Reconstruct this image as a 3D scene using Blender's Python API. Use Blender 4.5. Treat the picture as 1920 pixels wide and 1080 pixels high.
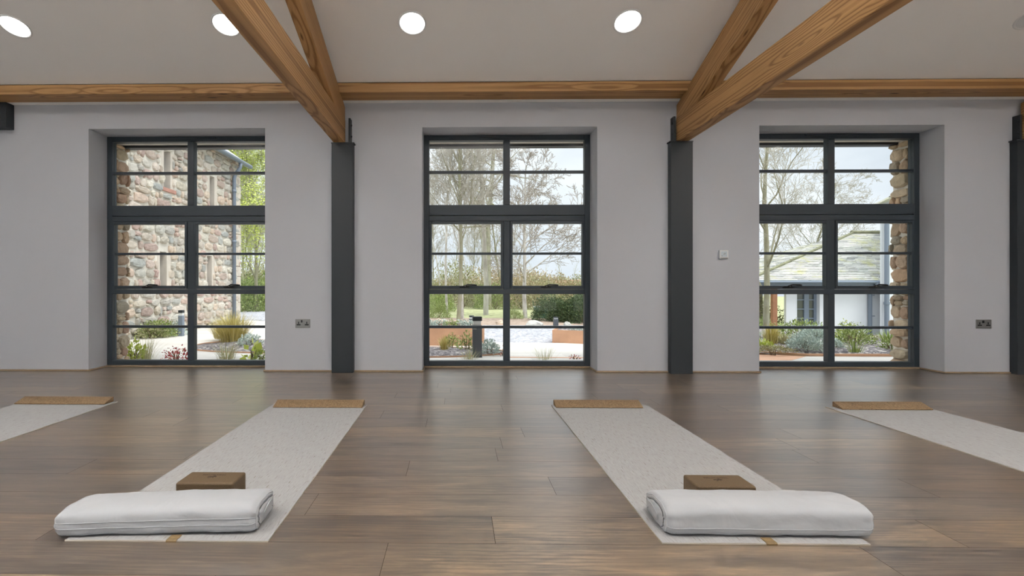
import bpy, bmesh, math, random
import numpy as np
from mathutils import Vector, Matrix, Euler, noise as mnoise
C = bpy.context.scene.collection
for o in list(bpy.data.objects): bpy.data.objects.remove(o)
PI = math.pi

# ---------------------------------------------------------------- camera
F, CX, CY, YAW, H = 914.5, 842.8, 536.3, 0.0153, 0.84
cd = bpy.data.cameras.new('camera'); cam = bpy.data.objects.new('camera', cd); C.objects.link(cam)
cd.sensor_width = 36; cd.lens = F/1920*36
cd.shift_x = (960-CX)/1920; cd.shift_y = (CY-540)/1920
cd.clip_start = 0.05; cd.clip_end = 500
cam.location = (0, 0, H); cam.rotation_euler = (PI/2, 0, YAW)
bpy.context.scene.camera = cam
vs = bpy.context.scene.view_settings
vs.view_transform = 'Standard'; vs.look = 'None'; vs.exposure = 0.42; vs.gamma = 1; vs.use_curve_mapping = False

# ---------------------------------------------------------------- sky and sun
w = bpy.data.worlds.new('sky'); bpy.context.scene.world = w; w.use_nodes = True
nt = w.node_tree; nt.nodes.clear()
def WN(t, **k):
    n = nt.nodes.new(t)
    for a, b in k.items(): setattr(n, a, b)
    return n
wo = WN('ShaderNodeOutputWorld'); bg = WN('ShaderNodeBackground'); tc = WN('ShaderNodeTexCoord')
mp = WN('ShaderNodeMapping'); mp.inputs['Scale'].default_value = (1.2, 1.2, 3.2)
nz = WN('ShaderNodeTexNoise'); nz.inputs['Scale'].default_value = 1.7; nz.inputs['Detail'].default_value = 5; nz.inputs['Roughness'].default_value = .5
rp = WN('ShaderNodeValToRGB')
rp.color_ramp.elements[0].position = .36; rp.color_ramp.elements[0].color = (.575, .625, .69, 1)
rp.color_ramp.elements[1].position = .62; rp.color_ramp.elements[1].color = (.84, .87, .91, 1)
nt.links.new(tc.outputs['Generated'], mp.inputs[0]); nt.links.new(mp.outputs[0], nz.inputs['Vector'])
nt.links.new(nz.outputs['Fac'], rp.inputs[0]); nt.links.new(rp.outputs[0], bg.inputs[0])
# an overcast sky is brighter overhead than near the horizon
sx_ = WN('ShaderNodeSeparateXYZ'); nt.links.new(tc.outputs['Generated'], sx_.inputs[0])
mr = WN('ShaderNodeMapRange'); mr.inputs['From Min'].default_value = .27; mr.inputs['From Max'].default_value = 1.0; mr.inputs['To Min'].default_value = 1.03; mr.inputs['To Max'].default_value = 2.9
nt.links.new(sx_.outputs[2], mr.inputs['Value']); nt.links.new(mr.outputs[0], bg.inputs[1]); nt.links.new(bg.outputs[0], wo.inputs[0])
bg.inputs[1].default_value = 1.03
sl = bpy.data.lights.new('sun', 'SUN'); sl.energy = 1.7; sl.angle = math.radians(25); sl.color = (1, .95, .88)
so = bpy.data.objects.new('sun', sl); C.objects.link(so); so.rotation_euler = (math.radians(30), 0, math.radians(50))
FILL_WATTS = 240.0             # watts of each added, unseen uplighter
DOWNLIGHT = 7.0          # radiance of the lamps set in the ceiling

def at(px, py, Y):
    """the point of the place seen at a pixel, at distance Y from the camera"""
    c, s = math.cos(YAW), math.sin(YAW); xr = (px-CX)/F; t = Y/(s*xr+c)
    return Vector(((c*xr-s)*t, Y, H-(py-CY)/F*t))

# ---------------------------------------------------------------- mesh helpers
class MB:
    def __init__(s): s.v = []; s.f = []; s.m = []; s.mi = 0
    def add(s, vs_, fs_):
        b = len(s.v); s.v += [tuple(x) for x in vs_]
        for q in fs_: s.f.append([b+i for i in q]); s.m.append(s.mi)
    def box(s, a, b, M=None):
        x0, y0, z0 = a; x1, y1, z1 = b
        vs_ = [Vector(p) for p in ((x0,y0,z0),(x1,y0,z0),(x1,y1,z0),(x0,y1,z0),(x0,y0,z1),(x1,y0,z1),(x1,y1,z1),(x0,y1,z1))]
        if M: vs_ = [M@p for p in vs_]
        s.add(vs_, [(0,3,2,1),(4,5,6,7),(0,1,5,4),(1,2,6,5),(2,3,7,6),(3,0,4,7)])
    def prism(s, poly, ax, a, b):
        """polygon extruded along axis ax from a to b; poly gives the two other coordinates"""
        n = len(poly); out = []
        for t in (a, b):
            for (p, q) in poly: out.append({'x': (t,p,q), 'y': (p,t,q), 'z': (p,q,t)}[ax])
        s.add(out, [tuple(range(n)), tuple(range(2*n-1, n-1, -1))]+[(i, i+n, (i+1)%n+n, (i+1)%n) for i in range(n)])
    def tube(s, pts, rad, n=8, cap=True):
        pts = [Vector(p) for p in pts]
        if not hasattr(rad, '__len__'): rad = [rad]*len(pts)
        b = len(s.v); up = None
        for i, p in enumerate(pts):
            d = (pts[min(i+1, len(pts)-1)]-pts[max(i-1, 0)])
            d = d.normalized() if d.length > 1e-9 else Vector((0,0,1))
            if up is None: up = d.orthogonal().normalized()
            up = (up-d*up.dot(d)); up = up.normalized() if up.length > 1e-6 else d.orthogonal().normalized()
            q = d.cross(up)
            for k in range(n):
                a = 2*PI*k/n; s.v.append(tuple(p+(up*math.cos(a)+q*math.sin(a))*rad[i]))
        for i in range(len(pts)-1):
            for k in range(n):
                k2 = (k+1)%n; s.f.append([b+i*n+k, b+i*n+k2, b+(i+1)*n+k2, b+(i+1)*n+k]); s.m.append(s.mi)
        if cap:
            s.f.append([b+k for k in range(n)][::-1]); s.m.append(s.mi)
            e = b+(len(pts)-1)*n; s.f.append([e+k for k in range(n)]); s.m.append(s.mi)
    def disc(s, c, r0, r1, nrm, n=40):
        nrm = Vector(nrm).normalized(); u = nrm.orthogonal().normalized(); v = nrm.cross(u); c = Vector(c)
        if r0 == 0: s.add([c+(u*math.cos(2*PI*k/n)+v*math.sin(2*PI*k/n))*r1 for k in range(n)], [tuple(range(n))])
        else:
            s.add([c+(u*math.cos(2*PI*k/n)+v*math.sin(2*PI*k/n))*r for r in (r0, r1) for k in range(n)],
                  [(k, (k+1)%n, (k+1)%n+n, k+n) for k in range(n)])
    def build(s, name, mat, parent=None, smooth=False, bevel=0, sub=0, seg=2):
        me = bpy.data.meshes.new(name); me.from_pydata([tuple(x) for x in s.v], [], s.f); me.validate(); me.update()
        for m in (mat if isinstance(mat, (list, tuple)) else [mat]): me.materials.append(m)
        if any(s.m) and len(s.m) == len(me.polygons): me.polygons.foreach_set('material_index', s.m)
        o = bpy.data.objects.new(name, me); C.objects.link(o)
        if smooth: me.polygons.foreach_set('use_smooth', [True]*len(me.polygons))
        if bevel:
            b = o.modifiers.new('bevel', 'BEVEL'); b.width = bevel; b.segments = seg; b.limit_method = 'ANGLE'; b.angle_limit = math.radians(40)
            me.polygons.foreach_set('use_smooth', [True]*len(me.polygons)); b.harden_normals = True
        if sub:
            q = o.modifiers.new('sub', 'SUBSURF'); q.levels = q.render_levels = sub
        if parent: o.parent = parent
        return o
def tag(o, label=None, cat=None, group=None, kind=None):
    for k, v in (('label', label), ('category', cat), ('group', group), ('kind', kind)):
        if v: o[k] = v
    return o
def empty(name, loc=(0,0,0), rz=0, **k):
    o = bpy.data.objects.new(name, None); C.objects.link(o); o.location = loc; o.rotation_euler = (0,0,rz); o.empty_display_size = .1
    return tag(o, **k)
def copy_tree(o, parent=None):
    c = o.copy(); C.objects.link(c); c.parent = parent
    for ch in list(o.children): copy_tree(ch, c)
    return c
def quick(name, a, b, mat, parent=None, bevel=0):
    m = MB(); m.box(a, b); return m.build(name, mat, parent, bevel=bevel)

# ---------------------------------------------------------------- materials
class NT:
    def __init__(s, name, rough=.5, metal=0, spec=.5):
        s.mat = bpy.data.materials.new(name); s.mat.use_nodes = True; s.t = s.mat.node_tree
        s.b = s.t.nodes['Principled BSDF']; s.b.inputs['Roughness'].default_value = rough; s.b.inputs['Metallic'].default_value = metal
        s.b.inputs['Specular IOR Level'].default_value = spec; s._tc = None
    def n(s, t, ins=None, **k):
        x = s.t.nodes.new(t)
        for a, b in k.items(): setattr(x, a, b)
        for a, b in (ins or {}).items(): s.set(x.inputs[a], b)
        return x
    def set(s, sock, v):
        if isinstance(v, bpy.types.NodeSocket): s.t.links.new(v, sock)
        else: sock.default_value = v
    def obj(s):
        if not s._tc: s._tc = s.n('ShaderNodeTexCoord')
        return s._tc.outputs['Object']
    def map(s, sc, vec=None, loc=(0,0,0)):
        return s.n('ShaderNodeMapping', {'Vector': vec or s.obj(), 'Scale': sc, 'Location': loc}).outputs[0]
    def noise(s, scale, vec=None, detail=4, rough=.55, dist=0):
        return s.n('ShaderNodeTexNoise', {'Vector': vec or s.obj(), 'Scale': scale, 'Detail': detail, 'Roughness': rough, 'Distortion': dist}).outputs['Fac']
    def ramp(s, fac, *st):
        r = s.n('ShaderNodeValToRGB', {'Fac': fac}); e = r.color_ramp.elements
        while len(e) < len(st): e.new(.5)
        for q, (p, c) in zip(e, st): q.position = p; q.color = (*c, 1) if len(c) == 3 else c
        return r.outputs[0]
    def mix(s, fac, a, b, mode='MIX'):
        x = s.n('ShaderNodeMix', data_type='RGBA', blend_type=mode)
        s.set(x.inputs[0], fac)
        for i, v in ((6, a), (7, b)):
            s.set(x.inputs[i], v if isinstance(v, bpy.types.NodeSocket) else (*v, 1))
        return x.outputs[2]
    def math(s, op, a, b=0.0, c=0.0):
        x = s.n('ShaderNodeMath', operation=op)
        for i, v in enumerate((a, b, c)): s.set(x.inputs[i], v)
        return x.outputs[0]
    def col(s, v): s.set(s.b.inputs['Base Color'], v if isinstance(v, bpy.types.NodeSocket) else (*v, 1)); return s
    def bump(s, h, st=.3, d=.01):
        b = s.n('ShaderNodeBump', {'Height': h, 'Strength': st, 'Distance': d}); s.t.links.new(b.outputs[0], s.b.inputs['Normal']); return s

def plain(name, c, rough=.5, metal=0, var=0.0, sc=8, spec=.5):
    m = NT(name, rough, metal, spec)
    if var:
        n = m.noise(sc); m.col(m.ramp(n, (.3, [x*(1-var) for x in c]), (.7, [min(1, x*(1+var)) for x in c])))
    else: m.col(c)
    return m.mat

def m_plaster(name, c):
    m = NT(name, .85, spec=.25); n = m.noise(1.3, detail=3)
    m.col(m.ramp(n, (.3, [x*.975 for x in c]), (.7, c))); m.bump(m.noise(90, detail=3), .06, .003); return m.mat
def m_floor():
    m = NT('oak_planks', .4, spec=.5); m.b.inputs['IOR'].default_value = 1.5; m.b.inputs['Coat Weight'].default_value = 1.0; m.b.inputs['Coat IOR'].default_value = 2.3; m.b.inputs['Coat Roughness'].default_value = .33
    g = m.n('ShaderNodeNewGeometry'); rnd = g.outputs['Random Per Island']
    off = m.n('ShaderNodeCombineXYZ', {'X': m.math('MULTIPLY', rnd, 37.0), 'Y': m.math('MULTIPLY', rnd, 91.0), 'Z': 0.0}).outputs[0]
    v = m.n('ShaderNodeVectorMath', {0: m.obj(), 1: off}, operation='ADD').outputs[0]
    base = m.ramp(rnd, (0, (.088, .059, .035)), (.2, (.148, .102, .060)), (.4, (.190, .136, .083)), (.55, (.100, .075, .054)), (.75, (.172, .130, .088)), (1, (.225, .160, .092)))
    broad = m.noise(1.0, m.map((1.3, 8, 1), v), 5, .62, 1.6)
    c = m.mix(.75, base, m.ramp(broad, (.34, (.42, .40, .39)), (.5, (.95, .94, .93)), (.66, (1.5, 1.45, 1.38))), 'MULTIPLY')
    # long fine streaks with the lie of the grain
    fine = m.noise(1.0, m.map((3.5, 36, 1), v), 7, .8, .8)
    c = m.mix(.3, c, m.ramp(fine, (.36, (.58, .56, .54)), (.5, (1, 1, 1)), (.62, (1.25, 1.23, 1.2))), 'MULTIPLY')
    # broken, limed-looking pores and mottling
    pore = m.noise(1.0, m.map((11, 150, 1), v, (2, 5, 0)), 4, .75, .6)
    c = m.mix(.65, c, m.ramp(pore, (.36, (.62, .60, .58)), (.5, (1, 1, 1)), (.64, (1.3, 1.28, 1.26))), 'MULTIPLY')
    mott = m.noise(1.0, m.map((3.2, 17, 1), v, (7, 1, 0)), 6, .72, 1.2)
    c = m.mix(.62, c, m.ramp(mott, (.36, (.60, .58, .57)), (.5, (1, 1, 1)), (.63, (1.38, 1.37, 1.36))), 'MULTIPLY')
    # cathedral figure
    wv = m.n('ShaderNodeTexWave', {'Vector': m.map((.45, 6.5, 1), v), 'Scale': 2.4, 'Distortion': 16.0, 'Detail': 4.0, 'Detail Scale': .9, 'Detail Roughness': .65}, bands_direction='Y').outputs['Fac']
    msk = m.ramp(m.noise(1.0, m.map((.9, 5, 1), v, (3, 8, 0)), 2), (.40, (0,0,0)), (.52, (1,1,1)))
    fig = m.ramp(wv, (.0, (1.12, 1.1, 1.08)), (.45, (1, 1, 1)), (.8, (.58, .53, .50)))
    c = m.mix(msk, c, m.mix(1.0, c, fig, 'MULTIPLY'))
    m.col(c)
    m.set(m.b.inputs['Roughness'], m.math('ADD', m.math('MULTIPLY', fine, .14), .30))
    m.bump(m.math('ADD', m.math('MULTIPLY', fine, .7), m.math('MULTIPLY', wv, .12)), .07, .0010)
    return m.mat
def m_pine(name='pine_beam', k=1.0, red=1.0):
    """grain runs along the object's local X"""
    m = NT(name, .55, spec=.35)
    kn = m.n('ShaderNodeTexVoronoi', {'Vector': m.map((1.35, 6.5, 6.5)), 'Scale': 1.0, 'Randomness': 1.0}).outputs['Distance']
    warp = m.math('MULTIPLY', m.ramp(kn, (0, (1,1,1)), (.45, (0,0,0))), .55)
    sep = m.n('ShaderNodeSeparateXYZ', {0: m.map((1.0, 1.0, 1.0))})
    ya = m.math('ADD', m.math('MULTIPLY', sep.outputs[1], 1.0), m.math('MULTIPLY', warp, .09))
    za = m.math('ADD', sep.outputs[2], m.math('MULTIPLY', warp, .07))
    v = m.n('ShaderNodeCombineXYZ', {'X': sep.outputs[0], 'Y': ya, 'Z': za}).outputs[0]
    wv = m.n('ShaderNodeTexWave', {'Vector': m.map((.35, 13, 17), v), 'Scale': 1.1, 'Distortion': 6.5, 'Detail': 3.0, 'Detail Scale': .45, 'Detail Roughness': .5}, wave_type='RINGS', rings_direction='X').outputs['Fac']
    fine = m.noise(1.0, m.map((2.5, 110, 110), v), 4, .6)
    broad = m.noise(1.0, m.map((.7, 5, 5)), 3)
    c = m.ramp(broad, (.3, (.34*k, .19*k*red, .075*k*red)), (.7, (.46*k, .27*k*red, .115*k*red)))
    c = m.mix(.8, c, m.ramp(wv, (.35, (1.1, 1.1, 1.1)), (.78, (.84, .79, .72)), (.96, (.55, .45, .36))), 'MULTIPLY')
    c = m.mix(.6, c, m.ramp(fine, (.35, (.82, .8, .76)), (.65, (1.1, 1.1, 1.1))), 'MULTIPLY')
    kc = m.ramp(kn, (.0, (.07, .03, .015)), (.05, (.13, .06, .025)), (.085, (1, 1, 1)))
    c = m.mix(1.0, c, kc, 'MULTIPLY')
    m.col(c); m.bump(fine, .15, .002); return m.mat
def m_cork():
    m = NT('cork', .75, spec=.25)
    n = m.n('ShaderNodeTexVoronoi', {'Vector': m.obj(), 'Scale': 260.0}).outputs['Color']
    f = m.n('ShaderNodeSeparateColor', {0: n}).outputs[0]
    c = m.ramp(f, (0, (.12, .075, .04)), (.3, (.205, .135, .074)), (.8, (.25, .172, .096)), (1, (.32, .23, .135)))
    c = m.mix(.35, c, m.ramp(m.noise(25), (.35, (.75, .72, .7)), (.65, (1.1, 1.1, 1.1))), 'MULTIPLY')
    m.col(c); m.bump(f, .15, .002); return m.mat
def m_darkcork():
    m = NT('dark_cork', .6, spec=.35)
    c = m.ramp(m.noise(320, detail=3), (.3, (.085, .055, .028)), (.6, (.125, .084, .045)), (.75, (.16, .11, .062)))
    m.col(c); m.bump(m.noise(300), .1, .001); return m.mat
def m_mat():
    m = NT('woven_mat', .9, spec=.15)
    a = m.noise(1.0, m.map((420, 16, 1)), 4, .65); b = m.noise(1.0, m.map((60, 420, 1)), 2, .5)
    c = m.ramp(a, (.28, (.24, .232, .218)), (.40, (.335, .337, .34)), (.6, (.385, .392, .402)), (.8, (.45, .456, .468)))
    c = m.mix(.3, c, m.ramp(b, (.3, (.78, .76, .72)), (.7, (1.1, 1.1, 1.1))), 'MULTIPLY')
    fl = m.noise(1.0, m.map((170, 22, 1)), 2, .5)
    c = m.mix(.75, c, m.ramp(fl, (.28, (.55, .48, .38)), (.38, (1, 1, 1))), 'MULTIPLY')
    m.col(c); m.bump(m.math('ADD', a, b), .35, .0015); return m.mat
def m_cotton():
    m = NT('white_cotton', .85, spec=.2)
    m.b.inputs['Sheen Weight'].default_value = .15
    wrk = m.noise(9, detail=3, rough=.5, dist=.8)
    m.col((.44, .46, .49)); m.bump(m.math('ADD', m.math('MULTIPLY', wrk, 1.0), m.math('MULTIPLY', m.noise(500, detail=1), .04)), .35, .012); return m.mat
def m_stone(name='rubble_stone', k=1.0, tint=(1, 1, 1)):
    m = NT(name, .9, spec=.2)
    g = m.n('ShaderNodeNewGeometry'); r = g.outputs['Random Per Island']
    c = m.ramp(r, (0, (.30*k, .29*k, .27*k)), (.12, (.50*k, .45*k, .37*k)), (.25, (.37*k, .28*k, .25*k)), (.4, (.56*k, .52*k, .44*k)), (.55, (.33*k, .34*k, .33*k)), (.7, (.55*k, .45*k, .36*k)), (.82, (.42*k, .31*k, .28*k)), (.92, (.60*k, .56*k, .49*k)), (1, (.4*k, .38*k, .35*k)))
    c = m.mix(.6, c, m.ramp(m.noise(14, detail=6, rough=.7), (.3, (.6, .6, .6)), (.55, (1, 1, 1)), (.75, (1.3, 1.28, 1.22))), 'MULTIPLY')
    c = m.mix(1.0, c, tint, 'MULTIPLY')
    m.col(c); m.bump(m.noise(22, detail=6, rough=.7), .6, .02); return m.mat
def m_ground(name, a, b, sc, bump=.5, d=.02, c3=None):
    m = NT(name, .95, spec=.15); v = m.n('ShaderNodeTexVoronoi', {'Vector': m.obj(), 'Scale': sc}).outputs['Color']
    f = m.n('ShaderNodeSeparateColor', {0: v}).outputs[0]
    c = m.ramp(f, (0, a), (.75, b), (.95, c3 or b)); c = m.mix(.5, c, m.ramp(m.noise(1.1), (.35, (.8, .8, .8)), (.65, (1.12, 1.12, 1.12))), 'MULTIPLY')
    m.col(c); m.bump(f, bump, d); return m.mat
def m_paving():
    m = NT('stone_paving', .85, spec=.25)
    br = m.n('ShaderNodeTexBrick', {'Vector': m.map((1, 1, 1)), 'Scale': 1.0, 'Mortar Size': .006, 'Brick Width': .9, 'Row Height': .3, 'Color1': (.70, .665, .62, 1), 'Color2': (.62, .59, .55, 1), 'Mortar': (.60, .57, .53, 1)})
    c = m.mix(.6, br.outputs[0], m.ramp(m.noise(1.0, m.map((.8, 5, 1)), 4), (.3, (.85, .84, .82)), (.7, (1.08, 1.08, 1.08))), 'MULTIPLY')
    m.col(c); return m.mat
def m_slate():
    m = NT('old_slate', .85, spec=.2); g = m.n('ShaderNodeNewGeometry'); r = g.outputs['Random Per Island']
    c = m.ramp(r, (0, (.36, .36, .35)), (.3, (.50, .49, .46)), (.6, (.60, .59, .55)), (.85, (.46, .47, .43)), (1, (.7, .68, .63)))
    mo = m.ramp(m.noise(1.6, detail=6, rough=.7), (.5, (0, 0, 0)), (.68, (1, 1, 1)))
    c = m.mix(m.math('MULTIPLY', mo, .75), c, (.55, .54, .24))
    c = m.mix(.5, c, m.ramp(m.noise(9, detail=5), (.3, (.7, .7, .7)), (.7, (1.25, 1.25, 1.25))), 'MULTIPLY')
    m.col(c); m.bump(m.noise(15, detail=5), .4, .02); return m.mat
def m_leaf(name, a, b, c=None, rough=.6):
    m = NT(name, rough, spec=.3); g = m.n('ShaderNodeNewGeometry'); r = g.outputs['Random Per Island']
    m.col(m.ramp(r, (0, a), (.6, b), (1, c or b)))
    m.b.inputs['Subsurface Weight'].default_value = 0
    return m.mat
def m_bark(name, a, b, moss=None, mossamt=.5):
    m = NT(name, .9, spec=.15)
    c = m.ramp(m.noise(1.0, m.map((9, 9, 3)), 5, .6), (.35, a), (.65, b))
    if moss:
        k = m.ramp(m.noise(1.0, m.map((2, 2, .6)), 3), (mossamt-.08, (0,0,0)), (mossamt+.1, (1,1,1))); c = m.mix(k, c, moss)
    m.col(c); m.bump(m.noise(12), .5, .02); return m.mat
def m_glass():
    m = bpy.data.materials.new('window_glass'); m.use_nodes = True; t = m.node_tree; t.nodes.clear()
    o = t.nodes.new('ShaderNodeOutputMaterial'); tr = t.nodes.new('ShaderNodeBsdfTransparent'); gl = t.nodes.new('ShaderNodeBsdfGlossy')
    fr = t.nodes.new('ShaderNodeFresnel'); mx = t.nodes.new('ShaderNodeMixShader')
    tr.inputs[0].default_value = (.97, .985, .98, 1); gl.inputs['Roughness'].default_value = .01; fr.inputs[0].default_value = 1.2
    t.links.new(fr.outputs[0], mx.inputs[0]); t.links.new(tr.outputs[0], mx.inputs[1]); t.links.new(gl.outputs[0], mx.inputs[2]); t.links.new(mx.outputs[0], o.inputs[0]); return m
def m_emit(name, c, s):
    m = bpy.data.materials.new(name); m.use_nodes = True; t = m.node_tree; t.nodes.clear()
    o = t.nodes.new('ShaderNodeOutputMaterial'); e = t.nodes.new('ShaderNodeEmission'); e.inputs[0].default_value = (*c, 1); e.inputs[1].default_value = s
    t.links.new(e.outputs[0], o.inputs[0]); return m

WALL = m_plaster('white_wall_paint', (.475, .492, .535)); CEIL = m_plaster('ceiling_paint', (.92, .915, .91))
FLOOR = m_floor(); PINE = m_pine(); STRIPWOOD = plain('light_wood_bead', (.30, .22, .14), .6, var=.15, sc=20)
STEEL = plain('anthracite_steel', (.017, .022, .027), .5); FRAME = plain('anthracite_frame', (.026, .037, .048), .45)
GLASS = m_glass(); CORK = m_cork(); DCORK = m_darkcork(); MAT = m_mat(); COTTON = m_cotton()
MATEDGE = plain('mat_edge', (.56, .53, .46), .9); TAGM = plain('tan_leather', (.20, .135, .06), .6, var=.2, sc=60)
INK = plain('dark_ink', (.035, .02, .012), .8); DARK = plain('black_plastic', (.012, .012, .012), .5)
BRUSHED = plain('brushed_steel', (.30, .30, .29), .38, .9); WHITEP = plain('white_plastic', (.72, .73, .74), .4)
SCREEN = plain('pale_display', (.55, .62, .68), .2)
LAMP = m_emit('lamp_diffuser', (1.0, .95, .87), DOWNLIGHT)
RENDERW = plain('white_render', (.80, .82, .85), .9, var=.04, sc=1.2); MORTAR = plain('lime_mortar', (.70, .66, .59), .95, var=.12, sc=9)
STONE = m_stone('rubble_stone', 1.2); JAMB = m_stone('jamb_stone', .95, (1.08, .93, .76)); DRESS = plain('dressed_sandstone', (.62, .56, .49), .9, var=.12, sc=5)
REDSTONE = plain('red_sandstone', (.45, .24, .19), .9, var=.15, sc=6)
SLATE = m_slate(); PIPE = plain('blue_grey_pipe', (.19, .23, .29), .4); CORTEN = plain('corten_steel', (.62, .36, .23), .85, var=.14, sc=3)
PAVE = m_paving(); GRAVEL = m_ground('grey_gravel', (.27, .27, .295), (.48, .48, .51), 28, .5, .02, (.62, .62, .65))
MULCH = m_ground('bark_mulch', (.09, .08, .085), (.27, .245, .25), 34, .9, .03, (.50, .46, .43)); EARTH = m_ground('brown_earth', (.30, .22, .17), (.46, .36, .29), 20)
GRASSG = m_ground('woodland_grass', (.28, .29, .15), (.46, .47, .26), 9)
TIMBERR = plain('red_timber', (.36, .17, .09), .8, var=.15, sc=6)

# ================================================================ THE ROOM
D, FY, OY = 4.768, 5.02, 5.32                      # wall face, window plane, outer stone face
XL, XR, YB = -8.0, 9.2, -4.77
WT = 2.393                                         # top of the openings
OP = [(-3.642, -1.887), (-0.341, 1.365), (2.927, 4.693)]
SL = .375; BZ = 2.632                              # roof slope, soffit height
CY0, CZ0 = 4.50, 2.725                             # where the sloping ceiling meets the eaves beam
BACK = [(-7.6, -4.3), (-3.9, -.6), (-.2, 3.1), (3.5, 6.4), (6.8, 8.9)]  # unseen back openings, added and widened to let daylight in
def ceil_z(y): return CZ0+SL*(CY0-abs(y))

# floor: one mesh of separate planks
fm = MB(); fm.box((XL-.2, YB-.3, -.045), (XR+.2, FY+.08, -.006)); rnd = random.Random(5)
RW, R0, PL = .187, 1.779, 1.52
joint = {0: 925, -1: 720, 1: 585, 2: 1035, 3: 765, 4: 931, 5: 940, 6: 980, 7: 800}
for r in range(-36, 19):
    y0 = R0+(r-1)*RW; y1 = y0+RW
    if r in joint: x = at(joint[r], 800, (y0+y1)/2).x
    else: x = rnd.uniform(0, PL)
    x -= math.ceil((x-XL)/PL)*PL
    while x < XR:
        a, b = max(x+.0007, XL-.1), min(x+PL-.0007, XR+.1)
        if b > a: fm.add([(a, y0+.0006, 0), (b, y0+.0006, 0), (b, y1-.0006, 0), (a, y1-.0006, 0)], [(0,1,2,3)]); fm.m[-1] = 1
        x += PL
GAP = plain('plank_gap', (.045, .033, .025), .9)
for i in range(6): fm.m[i] = 0
floor = fm.build('floor', [GAP, FLOOR]); tag(floor, kind='structure', label='brown oak plank floor of the studio')

def wall_with_openings(name, ya, yb, ops, top, ztop, mat, x0=XL, x1=XR, z0=-.04):
    m = MB(); xs = [x0]+[v for o in ops for v in o]+[x1]
    for i in range(0, len(xs), 2): m.box((xs[i], ya, z0), (xs[i+1], yb, ztop))
    for (a, b) in ops: m.box((a, ya, top), (b, yb, ztop))
    o = m.build(name, mat); o['kind'] = 'structure'; return o
wall_with_openings('wall_front', D, FY+.03, OP, WT, BZ+.02, WALL)
wall_with_openings('wall_back', YB-.3, YB, BACK, 2.39, BZ+.02, WALL)
for nm, a, b in (('wall_left', XL-.25, XL), ('wall_right', XR, XR+.25)):
    m = MB(); m.prism([(-5.1, -.04), (5.35, -.04), (5.35, 2.4), (0, 4.55), (-5.1, 2.4)], 'x', a, b); tag(m.build(nm, WALL), kind='structure')
m = MB()
m.prism([(CY0, CZ0), (0, ceil_z(0)), (0, ceil_z(0)+.12), (CY0+.0, CZ0+.12)], 'x', XL-.2, XR+.2)
RL = [(-4.0, -3.0), (.3, 1.3), (4.3, 5.3)]; RY0, RY1 = -3.6, -2.6     # rooflights added to the unseen rear slope for daylight
def rear(y0, y1, x0, x1): m.prism([(y0, ceil_z(y0)), (y1, ceil_z(y1)), (y1, ceil_z(y1)+.12), (y0, ceil_z(y0)+.12)], 'x', x0, x1)
rear(-CY0, RY0, XL-.2, XR+.2); rear(RY1, 0, XL-.2, XR+.2)
xs = [XL-.2]+[v for o in RL for v in o]+[XR+.2]
for i in range(0, len(xs), 2): rear(RY0, RY1, xs[i], xs[i+1])
m.box((XL-.2, 4.70, BZ), (XR+.2, OY, BZ+.1)); m.box((XL-.2, CY0, CZ0+.02), (XR+.2, OY+.2, CZ0+.14))
m.box((XL-.2, -4.9, BZ), (XR+.2, -4.70, BZ+.1)); m.box((XL-.2, -5.2, CZ0+.02), (XR+.2, -CY0, CZ0+.14))
tag(m.build('ceiling', CEIL), kind='structure')

# wood bead along the foot of the wall and round the reveals
m = MB(); bz = .016; t = .014
xs = [XL]+[v for o in OP for v in o]+[XR]
for i in range(0, len(xs), 2): m.box((xs[i]-(t if i else 0), D-t, 0.0005), (xs[i+1]+(t if i < len(xs)-2 else 0), D, bz))
for (a, b) in OP:
    m.box((a, D, 0.0005), (a+t, FY-.012, bz)); m.box((b-t, D, 0.0005), (b, FY-.012, bz)); m.box((a, FY-.012, 0.0005), (b, FY+.0, .018))
tag(m.build('baseboard_front', STRIPWOOD, bevel=.004), kind='structure')

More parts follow.
